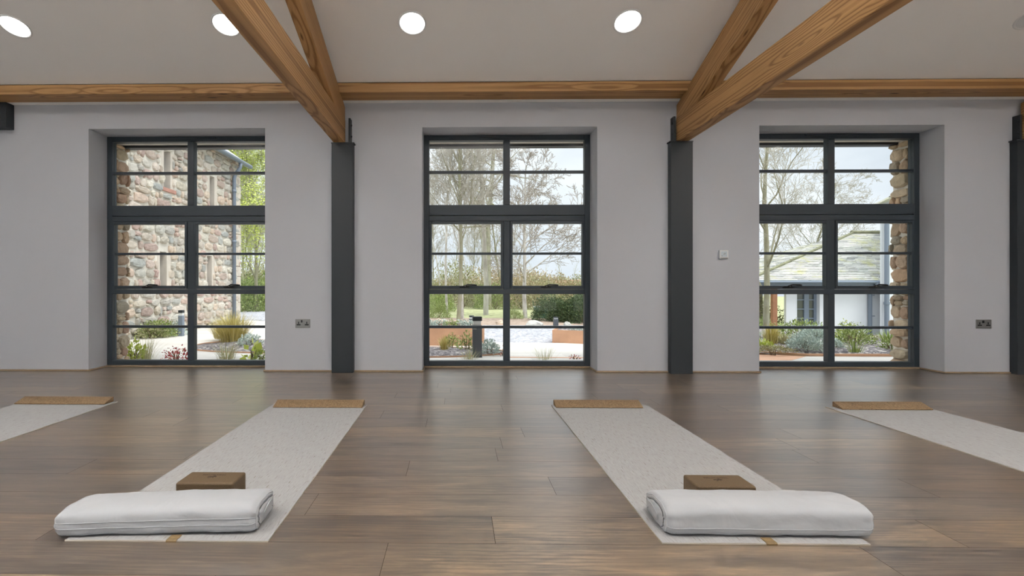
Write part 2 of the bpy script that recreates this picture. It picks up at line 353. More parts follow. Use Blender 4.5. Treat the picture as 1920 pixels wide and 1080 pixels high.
# windows
ZT = dict(top=WT, g1=2.016, t1=1.675, t1b=1.498, g2=1.174, t2=.842, t2b=.757, g3=.416, bot=.068)
def make_window(idx, a, b, y, sgn=1, detail=True):
    w_ = empty('window_%d' % idx, (0, 0, 0)); w_['kind'] = 'structure'
    mid = (a+b)/2; fw, mh = .055, .033; d0, d1 = sorted((y, y+sgn*.07))
    m = MB()
    m.box((a, d0, .018), (a+fw, d1, WT)); m.box((b-fw, d0, .018), (b, d1, WT))
    m.box((a+fw, d0, WT-.055), (b-fw, d1, WT)); m.box((a+fw, d0, .018), (b-fw, d1, ZT['bot']))
    m.box((a+fw, d0, ZT['t1b']+.07), (b-fw, d1, ZT['t1']-.0)); m.box((a+fw, d0, ZT['t1b']+.01), (b-fw, d1, ZT['t1b']+.065))
    m.box((a+fw, d0, ZT['t2b']), (b-fw, d1, ZT['t2b']+.05))
    for z0, z1 in ((ZT['bot'], ZT['t2b']), (ZT['t2b']+.05, ZT['t1b']+.01), (ZT['t1'], WT-.055)): m.box((mid-mh, d0, z0), (mid+mh, d1, z1))
    m.build('frame', FRAME, w_, bevel=.004)
    for (x0, x1) in ((a+fw, mid-mh), (mid+mh, b-fw)):
        for (z0, z1, zb) in ((ZT['bot'], ZT['t2b'], ZT['g3']), (ZT['t1'], WT-.055, ZT['g1'])):
            g = MB(); g.box((x0, d0+.012, zb-.013), (x1, d1-.012, zb+.013)); g.build('glazing_bar', FRAME, w_, bevel=.003)
            g = MB(); yy = y+sgn*.035; g.box((x0, yy-.003, z0), (x1, yy+.003, z1)); g.build('pane', GLASS, w_)
        # opening sash of the middle light
        s0, s1 = ZT['t2b']+.052, ZT['t1b']+.008; sw = .026
        ya, yb = sorted((y-sgn*.008, y+sgn*.05)); g = MB()
        g.box((x0+.002, ya, s0), (x0+sw, yb, s1)); g.box((x1-sw, ya, s0), (x1-.002, yb, s1))
        g.box((x0+sw, ya, s1-sw), (x1-sw, yb, s1)); g.box((x0+sw, ya, s0), (x1-sw, yb, s0+.034))
        sash = g.build('sash', FRAME, w_, bevel=.003)
        g = MB(); g.box((x0+sw, ya+.012, ZT['g2']-.012), (x1-sw, yb-.01, ZT['g2']+.012)); g.build('glazing_bar', FRAME, sash, bevel=.003)
        g = MB(); yy = y+sgn*.03; g.box((x0+sw, yy-.003, s0+.034), (x1-sw, yy+.003, s1-sw)); g.build('pane', GLASS, sash)
        if detail:
            xm = (x0+x1)/2; zz = s0+.030; g = MB(); yf = y-sgn*.008
            g.tube([(xm-.07, yf-.010, zz-.008), (xm-.03, yf-.016, zz-.004), (xm-.01, yf-.024, zz+.006)], [.007, .008, .008], 8)
            g.tube([(xm-.015, yf-.022, zz+.004), (xm+.01, yf-.030, zz+.014), (xm+.08, yf-.030, zz+.012), (xm+.105, yf-.028, zz+.010)], [.006, .008, .0085, .006], 8)
            g.box((xm-.05, yf-.012, zz-.016), (xm+.03, yf, zz+.002))
            h_ = g.build('handle', DARK, sash, smooth=True)
            g = MB(); g.tube([(xm-.012, yf-.034, zz), (xm-.012, yf-.010, zz)], .006, 10); g.build('pivot_screw', BRUSHED, h_, smooth=True)
    if detail:
        g = MB(); g.box((mid-.27, y-.014, WT-.026), (mid+.27, y, WT-.006)); g.build('trickle_vent', FRAME, w_, bevel=.004)
    return w_
for i, (a, b) in enumerate(OP): make_window(i+1, a, b, FY)
for i, (a, b) in enumerate(BACK): make_window(i+4, a, b, YB-.05, -1, False)  # added back windows, out of view, bringing daylight to the room

for i, (a, b) in enumerate(RL):  # frame and glass of each added daylight opening
    w_ = empty('window_%d' % (i+10)); w_['kind'] = 'structure'
    S = lambda y, d: (y, ceil_z(y)+d)
    m = MB(); f = .06
    for (x0, x1) in ((a, a+f), (b-f, b)): m.prism([S(RY0, .03), S(RY1, .03), S(RY1, .16), S(RY0, .16)], 'x', x0, x1)
    for (y0, y1) in ((RY0, RY0+f), (RY1-f, RY1)): m.prism([S(y0, .03), S(y1, .03), S(y1, .16), S(y0, .16)], 'x', a+f, b-f)
    m.build('frame', WHITEP, w_)
    m = MB(); m.prism([S(RY0+f, .10), S(RY1-f, .10), S(RY1-f, .108), S(RY0+f, .108)], 'x', a+f, b-f); m.build('pane', GLASS, w_)

# eaves beam, soffit, trusses, steel
def beam_obj(name, p0, p1, wy, wz, parent=None, mat=PINE, bevel=.006, shear=None):
    """box whose local X runs along p0->p1; p0/p1 lie on the middle of its section"""
    p0, p1 = Vector(p0), Vector(p1); d = p1-p0; L = d.length; X = d.normalized(); Z = Vector((0,0,1)); Z = (Z-X*Z.dot(X)).normalized(); Y = Z.cross(X)
    m = MB(); e0, e1 = (shear or (0, 0))
    vs_ = []
    for sx in (0, 1):
        for (sy, sz) in ((-1,-1),(1,-1),(1,1),(-1,1)):
            vs_.append((sx*L+(e0 if sx == 0 else e1)*sz*wz/2, sy*wy/2, sz*wz/2))
    m.add(vs_, [(0,3,2,1),(4,5,6,7),(0,1,5,4),(1,2,6,5),(2,3,7,6),(3,0,4,7)])
    o = m.build(name, mat, parent, bevel=bevel)
    o.matrix_world = Matrix(((X.x,Y.x,Z.x,p0.x),(X.y,Y.y,Z.y,p0.y),(X.z,Y.z,Z.z,p0.z),(0,0,0,1)))
    return o
eb = beam_obj('eaves_beam', (XL+.01, 4.60, BZ+.0455), (XR-.01, 4.60, BZ+.0455), .20, .091)
tag(eb, 'long horizontal pine beam running along the top of the window wall', 'beam', kind='thing')
eb2 = beam_obj('eaves_beam', (XL+.01, -4.60, BZ+.0455), (XR-.01, -4.60, BZ+.0455), .20, .091)
tag(eb2, 'matching pine beam along the top of the wall behind the camera', 'beam', kind='thing')
TZ0, TZ1 = 2.229, 2.455
def truss(xc, label):
    t_ = empty('timber_truss', (xc, 4.6, TZ0), label=label, cat='roof truss', group='pine roof trusses', kind='thing')
    inv = Matrix.Translation((-xc, -4.6, -TZ0))
    tb = beam_obj('tie_beam', (xc, 4.735, (TZ0+TZ1)/2), (xc, -4.735, (TZ0+TZ1)/2), .11, TZ1-TZ0)
    ang = math.atan(SL); th = .275*math.cos(ang)
    zc = lambda y: H+1.92-.1375+SL*(4.26-y)
    parts = [tb]
    for s in (1, -1):
        ye, yt = 4.42, .06
        r = beam_obj('rafter', (xc, s*4.735, zc(4.735)), (xc, s*yt, zc(yt)), .104, th, shear=(SL, 0))
        parts.append(r)
    for p in parts: p.parent = t_; p.matrix_local = inv@p.matrix_world if False else Matrix.Translation((-xc, -4.6, -TZ0))@p.matrix_basis
    return t_
XC = [-1.214, 2.046, 5.306]
truss(XC[0]+.073, 'pine roof truss left of the middle window, its foot on the left steel column')
truss(XC[1]+.120, 'pine roof truss right of the middle window, its foot on the right steel column')
truss(XC[2]+.12, 'pine roof truss beyond the right edge, above the cut-off steel column')
def column(xc, side, label):
    t_ = empty('steel_column', (xc+.105, D-.04, 0), label=label, cat='column', group='dark steel columns', kind='thing')
    m = MB(); m.box((-.105, -.03, 0), (.105, .039, TZ0-.012)); m.build('shaft', STEEL, t_, bevel=.004)
    m = MB(); m.box((-.108+(-.008 if side < 0 else 0), -.032, TZ0-.012), (.108+(.008 if side > 0 else 0), .039, TZ0)); m.build('cap_plate', STEEL, t_, bevel=.002)
    m = MB(); x = .070*side; m.box((x-.010, -.03, TZ0), (x+.010, .039, TZ0+.235)); m.build('upright_plate', STEEL, t_, bevel=.003)
    for z in (TZ0+.06, TZ0+.17): m = MB(); m.tube([(x-side*.010, -.012, z), (x+side*.022, -.012, z)], .009, 6); m.build('bolt', STEEL, t_)
    m = MB(); m.box((-.103, -.028, 0), (.103, .038, .01)); m.build('foot_plate', STEEL, t_)
    return t_
column(XC[0], 1, 'dark grey steel column on the wall between the left and middle windows')
column(XC[1], -1, 'dark grey steel column on the wall between the middle and right windows')
column(XC[2], -1, 'dark grey steel column cut off by the right edge of the photo')
sb = quick('steel_beam', (-7.9, D-.09, 2.385), (at(27, 220, D).x, D-.001, BZ-.002), STEEL, bevel=.003)
tag(sb, 'short dark grey steel beam end high in the left corner, under the pine beam', 'steel beam', kind='thing')

# recessed ceiling lights
def downlight(x, y, label, lit=True):
    z = ceil_z(y); s = 1 if y > 0 else -1; ang = math.atan(SL)
    n = Vector((0, -SL*s, -1)).normalized()
    t_ = empty('downlight', (x, y, z), label=label, cat='ceiling light', group='recessed ceiling lights')
    m = MB(); u = Vector((1, 0, 0)); v = n.cross(u); k = 40
    prof = [(.098, .001), (.103, .006), (.109, .007), (.113, .004), (.114, .0)]
    vs_ = [u*math.cos(2*PI*i/k)*r+v*math.sin(2*PI*i/k)*r+n*h for r, h in prof for i in range(k)]
    m.add(vs_, [(a*k+i, a*k+(i+1)%k, (a+1)*k+(i+1)%k, (a+1)*k+i) for a in range(len(prof)-1) for i in range(k)])
    m.build('trim_ring', WHITEP, t_, smooth=True)
    m = MB(); m.add([u*math.cos(2*PI*i/k)*.098+v*math.sin(2*PI*i/k)*.098+n*.002 for i in range(k)], [tuple(range(k))])
    m.build('diffuser', LAMP if lit else WHITEP, t_)
def lamp_x(px): return at(px, 43, 3.907).x
DL = ['leftmost lit ceiling light, at the left edge of the photo', 'lit round ceiling light half behind the left truss, second from the left',
      'lit round ceiling light above the left side of the middle window', 'lit round ceiling light just left of the right truss']
for px, lb in zip((28, 424, 773, 1177), DL): downlight(lamp_x(px), 3.907, lb)
downlight(lamp_x(1560), 3.907, 'lit round ceiling light hidden above the right truss tie beam')
downlight(lamp_x(1936), 3.9, 'unlit round ceiling fitting cut by the right edge of the photo', False)
for y in (1.5, -1.15, -4.1):
    for i, x in enumerate((-6.2, -4.1, -2.2, -.35, 1.5, 3.4, 5.3, 7.3)):
        downlight(x, y, 'round ceiling light in the part of the room behind the photo')

def fill_light(x, y):  # fixture and lamp added out of view to brighten the ceiling
    t_ = empty('added_fill_light', (x, y, 2.62), label='unseen added uplighter behind the camera', cat='added fill light', group='added fill lights behind the camera')
    m = MB(); m.prism([(-.05, 0), (.05, 0), (.06, .06), (.05, .06), (.04, .02), (-.04, .02), (-.05, .06), (-.06, .06)], 'x', -.8, .8); m.build('channel', WHITEP, t_)
    for s_ in (-.7, .7): m = MB(); m.tube([(s_, 0, .02), (s_, 0, ceil_z(y)-2.64)], .002, 5); m.build('cable', DARK, t_)
    l = bpy.data.lights.new('fill_lamp', 'AREA'); l.shape = 'RECTANGLE'; l.size = 1.5; l.size_y = .06; l.energy = FILL_WATTS; l.color = (1, .96, .91)
    o = bpy.data.objects.new('fill_lamp', l); C.objects.link(o); o.parent = t_; o.location = (0, 0, .03); o.rotation_euler = (PI-math.radians(62), 0, 0); l.spread = math.radians(52)
for x in (-4.4, -2.6, .4, 3.6, 5.8): fill_light(x, -2.3)

# sockets and the little display on the wall
def socket(px0, px1, py0, py1, label):
    a = at(px0, py1, D); b = at(px1, py0, D); wd, ht = .147, .086; cx_, cz_ = (a.x+b.x)/2, (a.z+b.z)/2
    t_ = empty('wall_socket', (cx_, D, cz_), label=label, cat='power socket', group='double power sockets')
    m = MB(); m.box((-wd/2, -.007, -ht/2), (wd/2, -.0005, ht/2)); m.build('plate', BRUSHED, t_, bevel=.003)
    for s in (-1, 1):
        m = MB(); x = s*.040
        m.box((x-.005, -.0085, -.004), (x+.005, -.0065, .017)); m.box((x-.019, -.0085, -.018), (x+.019, -.0065, -.006)); m.build('pin_holes', DARK, t_)
        m = MB(); x = s*.009; m.box((x-.0075, -.012, .010), (x+.0075, -.0065, .034)); m.build('rocker_switch', DARK if s < 0 else BRUSHED, t_, bevel=.0015)
socket(554, 582, 598, 615, 'brushed steel double socket on the wall left of the left column')
socket(1829, 1858, 599, 616, 'brushed steel double socket on the wall at the far right')
a = at(1347, 485, D); b = at(1364, 470, D)
t_ = empty('thermostat', ((a.x+b.x)/2, D, (a.z+b.z)/2), label='small white square thermostat with pale display right of the right column', cat='thermostat')
m = MB(); m.box((-.043, -.022, -.043), (.043, -.0005, .043)); m.build('housing', WHITEP, t_, bevel=.006)
m = MB(); m.box((-.030, -.0235, -.022), (.028, -.0215, .030)); m.build('display', SCREEN, t_, bevel=.001)
m = MB(); m.box((-.026, -.0245, -.018), (-.018, -.0225, -.010)); m.box((-.010, -.0245, .0), (.010, -.0235, .004)); m.box((-.004, -.0245, .008), (.016, -.0235, .013)); m.build('symbols', BRUSHED, t_)
m = MB(); m.box((-.034, -.0235, -.038), (.034, -.0215, -.030)); m.build('button_row', BRUSHED, t_, bevel=.001)

# ================================================================ YOGA THINGS
MW, ML, MT = .67, 1.84, .005
def make_mat(x, y, rz, label, tagx=None):
    t_ = empty('yoga_mat', (x, y, 0), rz, label=label, cat='yoga mat', group='cream woven yoga mats')
    nx, ny = 24, 60; m = MB()
    for layer, z in ((0, MT), (1, 0.0006)):
        b0 = len(m.v)
        for j in range(ny+1):
            for i in range(nx+1):
                u, v = i/nx*MW, j/ny*ML; dz = 0
                e = .0016*mnoise.noise(Vector((u*3+x*7, v*3, 0)))
                edge = .0012*mnoise.noise(Vector((v*4, x*5, 3))) if i in (0, nx) else 0
                m.v.append((u+edge, v, z+(max(0, e) if layer == 0 else 0)))
        for j in range(ny):
            for i in range(nx):
                q = [b0+j*(nx+1)+i, b0+j*(nx+1)+i+1, b0+(j+1)*(nx+1)+i+1, b0+(j+1)*(nx+1)+i]
                m.f.append(q if layer == 0 else q[::-1]); m.m.append(0)
    N = (nx+1)*(ny+1)
    ring = [i for i in range(nx+1)]+[j*(nx+1)+nx for j in range(1, ny+1)]+[ny*(nx+1)+i for i in range(nx-1, -1, -1)]+[j*(nx+1) for j in range(ny-1, 0, -1)]
    for k in range(len(ring)):
        p, q = ring[k], ring[(k+1) % len(ring)]; m.f.append([p, N+p, N+q, q]); m.m.append(1)
    m.build('sheet', [MAT, MATEDGE], t_)
    if tagx is not None:
        m = MB(); tw = .034
        m.prism([(-.0025, .0004), (.032, MT+.0016), (.032, MT+.0030), (-.0015, MT+.0026), (-.004, MT), (-.004, .0004)], 'x', tagx, tagx+tw)
        m.build('tag', TAGM, t_)
    return t_
mats = [(-3.115, 1.645, 0.004, 'cream yoga mat running out of the left edge of the photo', None),
        (-1.289, 1.584, .0072, 'cream yoga mat under the left bolster, left of the middle window', .335),
        (.669, 1.5975, .0033, 'cream yoga mat under the right bolster, right of the middle window', .335),
        (2.555, 1.58, .002, 'cream yoga mat running out of the right edge of the photo', None)]
for x, y, r, l, tg in mats: make_mat(x, y, r, l, tg)

def make_wedge(x0, x1, y0, label, prof=0):
    L = x1-x0; dep = .095; hh = .036
    m = MB(); m.prism([(0, 0), (0, .006), (dep*.92, hh), (dep, hh-.002), (dep, 0)], 'x', 0, L)
    o = m.build('cork_wedge', CORK, bevel=.0025); o.location = (x0, y0, MT+.0012)
    return tag(o, label, 'cork wedge', 'cork wedges at the far ends of the mats')
make_wedge(-3.125, -2.48, 3.392, 'light cork wedge on the far end of the leftmost mat')
make_wedge(-1.262, -.648, 3.325, 'light cork wedge on the mat end left of the middle window').rotation_euler.z = .003
make_wedge(.678, 1.272, 3.35, 'light cork wedge on the mat end right of the middle window')
make_wedge(2.60, 3.20, 3.325, 'light cork wedge on the far end of the rightmost mat')

def text_mesh(body, size):
    cu = bpy.data.curves.new('t', 'FONT'); cu.body = body; cu.size = size; cu.align_x = 'CENTER'; cu.extrude = .0002
    o = bpy.data.objects.new('t', cu); C.objects.link(o); bpy.context.view_layer.update()
    me = bpy.data.meshes.new_from_object(o.evaluated_get(bpy.context.evaluated_depsgraph_get())); bpy.data.objects.remove(o); return me
def make_block(x0, y0, label, rz=0):
    L, Wd, Ht = .224, .118, .075
    t_ = empty('yoga_block', (x0+L/2, y0+Wd/2, MT+.0016), rz, label=label, cat='yoga block', group='dark cork yoga blocks')
    m = MB(); m.box((-L/2, -Wd/2, 0), (L/2, Wd/2, Ht)); m.build('body', DCORK, t_, bevel=.008, seg=3)
    me = text_mesh('YOGAMATTERS', .0135); me.materials.append(INK)
    o = bpy.data.objects.new('printed_name', me); C.objects.link(o); o.parent = t_; o.location = (0, .028, Ht+.0001); o.rotation_euler = (0, 0, PI)
    m = MB()                                       # little bird-like leaf mark below the name
    for k, (ax, ay, a, l, w_) in enumerate(((-.020, .004, .5, .018, .005), (-.008, .0, .9, .02, .0055), (.004, .002, 1.5, .02, .005), (.017, .004, 2.3, .02, .005), (.008, -.004, 2.0, .012, .003), (-.014, -.005, .2, .012, .003))):
        pts = [(ax+math.cos(a)*l*s_-math.sin(a)*w_*q, ay+math.sin(a)*l*s_+math.cos(a)*w_*q-.004) for s_, q in ((0, 0), (.35, 1), (1, 0), (.35, -1))]
        m.add([(p[0], p[1], Ht+.0004) for p in pts], [(0, 3, 2, 1)][::1])
    m.build('printed_mark', INK, t_)
make_block(-1.085, 1.862, 'dark cork yoga block behind the left bolster')
make_block(.91, 1.862, 'dark cork yoga block behind the right bolster')

def make_bolster(x, y, rz, L, Wd, Ht, label, end, seed, seams, hl=1.0, bow=0.0):
    """local X along the length from 0 to L, Y from 0 (front) to Wd"""
    t_ = empty('bolster', (x, y, MT+.002), rz, label=label, cat='bolster', group='white yoga bolsters')
    nu, na = 72, 56
    def P(u, a, off=0.0):
        # rounded-box section, flatter underneath
        c_, s_ = math.cos(a), math.sin(a); n = 3.8 if s_ > 0 else 7
        r = (abs(c_)**n+abs(s_)**n)**(-1/n); yy, zz = c_*r, s_*r
        e = abs(u); er = .085; k = math.sqrt(max(0, 1-((e-1+er)/er)**2)) if e > 1-er else 1
        ins = .026*(1-k)
        hs = Ht*(1-(1-hl)*(.5-.5*u))
        crown = 1+.03*(math.cos(u*PI/2)-1)
        z = hs*(.5+.5*zz*crown)-ins*zz*(1 if zz > 0 else .55); yv = (Wd/2-ins)*yy
        if zz > 0: z -= hs*.12*max(0, yy)*zz
        nn = mnoise.noise(Vector((u*3.4+seed, yy*1.2, zz*1.2)))*.0035+mnoise.noise(Vector((u*11+seed, yy*2.5, zz*2.5)))*.0013
        nn += max(0, (e-.8)/.2)*.0016*math.sin(a*9+seed)
        yv += (nn+off)*yy; z += (nn+off)*zz; z = max(z, 0.0)
        return Vector((L/2+L/2*u, Wd/2+yv+bow*(1-u*u), z))
    m = MB(); us = [math.sin(PI/2*(-1+2*i/nu)) for i in range(nu+1)]
    us = [.25*(-1+2*i/nu)+.75*math.sin(PI/2*(-1+2*i/nu)) for i in range(nu+1)]
    us[0], us[-1] = -.9999, .9999
    for u in us:
        for k in range(na): m.v.append(tuple(P(u, 2*PI*k/na)))
    for i in range(nu):
        for k in range(na):
            k2 = (k+1) % na; m.f.append([i*na+k, (i+1)*na+k, (i+1)*na+k2, i*na+k2]); m.m.append(0)
    for i, side in ((0, -1), (nu, 1)):
        # end cap: rings shrinking to the middle, bulging out
        cen = sum((Vector(m.v[i*na+k]) for k in range(na)), Vector())/na; prev = [i*na+k for k in range(na)]
        for t, bu in ((.9, .002), (.7, .005), (.45, .008), (.2, .010)):
            b0 = len(m.v)
            for k in range(na):
                q = cen+(Vector(m.v[i*na+k])-cen)*t; q.x += side*bu; m.v.append(tuple(q))
            for k in range(na):
                k2 = (k+1) % na; f = [prev[k], prev[k2], b0+k2, b0+k]; m.f.append(f if side > 0 else f[::-1]); m.m.append(0)
            prev = [b0+k for k in range(na)]
        m.v.append((cen.x+side*.0105, cen.y, cen.z)); ci = len(m.v)-1
        for k in range(na):
            k2 = (k+1) % na; f = [prev[k], prev[k2], ci]; m.f.append(f if side > 0 else f[::-1]); m.m.append(0)
    m.build('cushion', COTTON, t_, smooth=True)
    # piping along the front and round both ends
    for fr in seams:
        a = PI+fr; m = MB(); m.tube([P(u*.985, a-.0*u, .0008)+Vector((0, 0, 0)) for u in [-1+2*i/60 for i in range(61)]], .0013, 6); m.build('piping', COTTON, t_, smooth=True)
    for side in (-1, 1):
        m = MB(); m.tube([P(side*.985, 2*PI*k/96, .0003) for k in range(97)], .0016, 6, False); m.build('piping', COTTON, t_, smooth=True)
    # carrying handle sewn across the end
    xe = L+.006 if end > 0 else -.006; m = MB(); pts = []
    for i in range(17):
        q = i/16; yy = Wd*(.26+.48*q); zz = Ht*(.40+.22*math.sin(PI*q)); xx = xe+end*(.001+.006*math.sin(PI*q)); pts.append(Vector((xx, yy, zz)))
    for i in range(17):
        m.v += [tuple(pts[i]+Vector((0, 0, -.011))), tuple(pts[i]+Vector((end*.003, 0, -.011))), tuple(pts[i]+Vector((end*.003, 0, .011))), tuple(pts[i]+Vector((0, 0, .011)))]
    for i in range(16):
        for k in range(4):
            k2 = (k+1) % 4; m.f.append([i*4+k, (i+1)*4+k, (i+1)*4+k2, i*4+k2]); m.m.append(0)
    m.build('handle', COTTON, t_, smooth=False, bevel=.001)
    return t_
make_bolster(-1.340, 1.588, .055, .668, .20, .097, 'white cotton bolster lying across the near end of the left mat, double seam in front', 1, 3.1, (-.12, .30), hl=.86, bow=.004)
make_bolster(.695, 1.630, -.006, .688, .195, .101, 'white cotton bolster lying across the near end of the right mat, single low seam', -1, 8.7, (.40,), bow=0)

# ================================================================ OUTSIDE
GZ = -.05
def sm(t): t = min(1, max(0, t)); return t*t*(3-2*t)
def ground(x, y): return GZ-1.05*sm((y-6.5)/13)*sm((x-.38*y-.9)/3.5)
def gpt(px, py, dz=0):
    """point on the ground seen at a pixel"""
    y = 6.0
    for _ in range(60):
        p = at(px, py, y); q = ground(p.x, p.y)
        if abs(H-p.z) < 1e-6: break
        y2 = y*(H-q)/(H-p.z); y = .5*y+.5*min(80, max(5.4, y2))
    p = at(px, py, y); return Vector((p.x, p.y, ground(p.x, p.y)+dz))
# stone-faced outside of this building
def stones(mb, O, U, V, N, w_, h_, size, rnd, depth=.05, skip=None, cover=.96, seg=2):
    """rubble laid in rough courses on the rectangle O + u*U + v*V, standing out along N"""
    O, U, V, N = Vector(O), Vector(U).normalized(), Vector(V).normalized(), Vector(N).normalized(); v = 0
    ring = [(math.cos(2*PI*k/9+.3), math.sin(2*PI*k/9+.3)) for k in range(9)]
    while v < h_:
        ch = size*rnd.uniform(.55, 1.05)
        if v+ch > h_: ch = max(h_-v, size*.25)
        u = -rnd.random()*size*.5
        while u < w_:
            sw = size*rnd.choice((.45, .7, 1.0, 1.4, 1.9, 2.3))*rnd.uniform(.8, 1.15)
            split = rnd.random() < .3 and sw < size*1.1
            for (v0, hh) in (((v, ch*.5), (v+ch*.5, ch*.5)) if split else ((v, ch),)):
                a0, a1 = max(0, u), min(w_, u+sw)
                if a1-a0 < size*.15: continue
                cu_, cv_ = (a0+a1)/2, v0+hh/2+rnd.uniform(-.06, .06)*size
                if skip and skip(cu_, cv_, (a1-a0)/2, hh/2):
                    ok = False
                    for q_ in (.25, .75):
                        c2 = a0+(a1-a0)*q_
                        if not skip(c2, cv_, (a1-a0)/4, hh/2): b0_, b1_ = c2-(a1-a0)/4, c2+(a1-a0)/4; ok = True; break
                    if not ok: continue
                    a0, a1 = b0_, b1_; cu_ = (a0+a1)/2
                ru, rv = (a1-a0)/2*cover, hh/2*cover*rnd.uniform(.9, 1.05); dd = depth*rnd.uniform(.6, 1.3); ro = rnd.uniform(-.12, .12)
                vs_ = []; jit = [rnd.uniform(.86, 1.08) for _ in ring]
                for sc, z in ((1.0, -.02), (.98, dd*.45), (.82, dd*.92), (.45, dd*1.05)):
                    for (cx_, sx_), j in zip(ring, jit):
                        q = 2.9; r = (abs(cx_)**q+abs(sx_)**q)**(-1/q)*sc*j
                        x_, y_ = cx_*r*ru, sx_*r*rv; x_, y_ = x_-y_*ro, y_+x_*ro*rv/ru
                        vs_.append(O+U*(cu_+x_)+V*(cv_+y_)+N*(z+rnd.uniform(-.12, .12)*dd*(z > 0)))
                n = 9; fs_ = [(k*n+i, k*n+(i+1)%n, (k+1)*n+(i+1)%n, (k+1)*n+i) for k in range(3) for i in range(n)]+[tuple(3*n+i for i in range(n))]
                if U.cross(V).dot(N) < 0: fs_ = [f[::-1] for f in fs_]
                mb.add(vs_, fs_)
            u += sw
        v += ch
r_ = random.Random(11)
OPO = [OP[0], (OP[1][0]-.06, OP[1][1]+.07), OP[2]]
ow = wall_with_openings('wall_outside', FY+.10, OY, OPO, 2.37, 2.95, MORTAR, -9, 10, -.4)
ow['label'] = 'rubble stone outer face of the studio wall'
m = MB(); xs = [-9]+[v for o in OPO for v in o]+[10]
for (a, b) in OPO:
    for X, s in ((a, 1), (b, -1)):
        stones(m, (X, FY+.09, -.05), (0, 1, 0), (0, 0, 1), (s, 0, 0), OY-FY-.07, 2.40, .15, r_, .034, None, 1.02)
for i in range(0, len(xs), 2):
    a, b = xs[i], xs[i+1]; a, b = max(a, -4.4), min(b, 5.5)
    if b > a: stones(m, (a, OY, -.05), (1, 0, 0), (0, 0, 1), (0, 1, 0), b-a, 2.9, .26, r_, .05)
o = m.build('stones', JAMB, ow)
m = MB()
for (a, b) in OPO:
    m.box((a-.1, OY-.06, 2.345), (b+.1, OY+.03, 2.372))
m.build('lintel_drip', STEEL, ow)
m = MB()
for (a, b) in OPO: m.box((a-.02, FY+.07, -.04), (b+.02, OY+.05, .012))
m.build('threshold', DRESS, ow)

# ground
m = MB(); xs_ = list(np.linspace(-45, -8, 16))+list(np.linspace(-7, 26, 67))+list(np.linspace(28, 60, 12)); ys_ = list(np.linspace(OY-.02, 30, 60))+list(np.linspace(33, 110, 18))
for y in ys_:
    for x in xs_: m.v.append((x, y, ground(x, y)))
nx = len(xs_)
for j in range(len(ys_)-1):
    for i in range(nx-1): m.f.append([j*nx+i, j*nx+i+1, (j+1)*nx+i+1, (j+1)*nx+i]); m.m.append(0)
tag(m.build('ground', GRASSG, smooth=True), kind='structure')
quick('ground_behind', (-45, -60, -.12), (60, YB-.31, -.08), plain("pale_bounce_ground", (.82, .80, .76), .9))['kind'] = 'structure'  # unseen rear ground, made pale to bounce sunlight up to the ceiling
def flat(name, pts, dz, mat, kind='structure', thick=0, res=None):
    m = MB(); n = len(pts); m.add([(x, y, ground(x, y)+dz) for x, y in pts], [tuple(range(n))])
    if thick:
        b = len(m.v); m.v += [(x, y, ground(x, y)-.02) for x, y in pts]
        for i in range(n): m.f.append([i, (i+1) % n, b+(i+1) % n, b+i][::-1]); m.m.append(0)
    o = m.build(name, mat); o['kind'] = kind; return o
def ell(cx_, cy_, rx, ry, n=40, wob=.06, seed=0):
    return [(cx_+rx*math.cos(2*PI*k/n)*(1+wob*math.sin(3*2*PI*k/n+seed)), cy_+ry*math.sin(2*PI*k/n)*(1+wob*math.cos(2*2*PI*k/n+seed))) for k in range(n)]
flat('earth_strip', [(-3.5, 10.5), (4.8, 10.5), (5.6, 13.2), (-4.5, 13.8)], .006, EARTH)
flat('gravel_road', [(-30, 12.6), (-5.0, 12.4), (-3.0, 10.4), (-.6, 8.6), (-.6, 7.0), (2.9, 7.0), (4.3, 10.9), (-2.0, 11.0), (-4.6, 16.5), (-30, 22)], .010, GRAVEL)
flat('stone_terrace', [(-5.3, OY+.03), (2.9, OY+.03), (3.1, 7.3), (2.4, 7.42), (.9, 7.55), (-.4, 7.62), (-1.6, 8.7), (-2.6, 10.4), (-4.2, 11.9), (-5.3, 12.3)], .018, PAVE)
flat('stone_kerb', [(2.9, OY+.03), (7.5, OY+.03), (7.5, 6.09), (4.3, 6.10), (2.9, 6.2)], .020, PAVE)

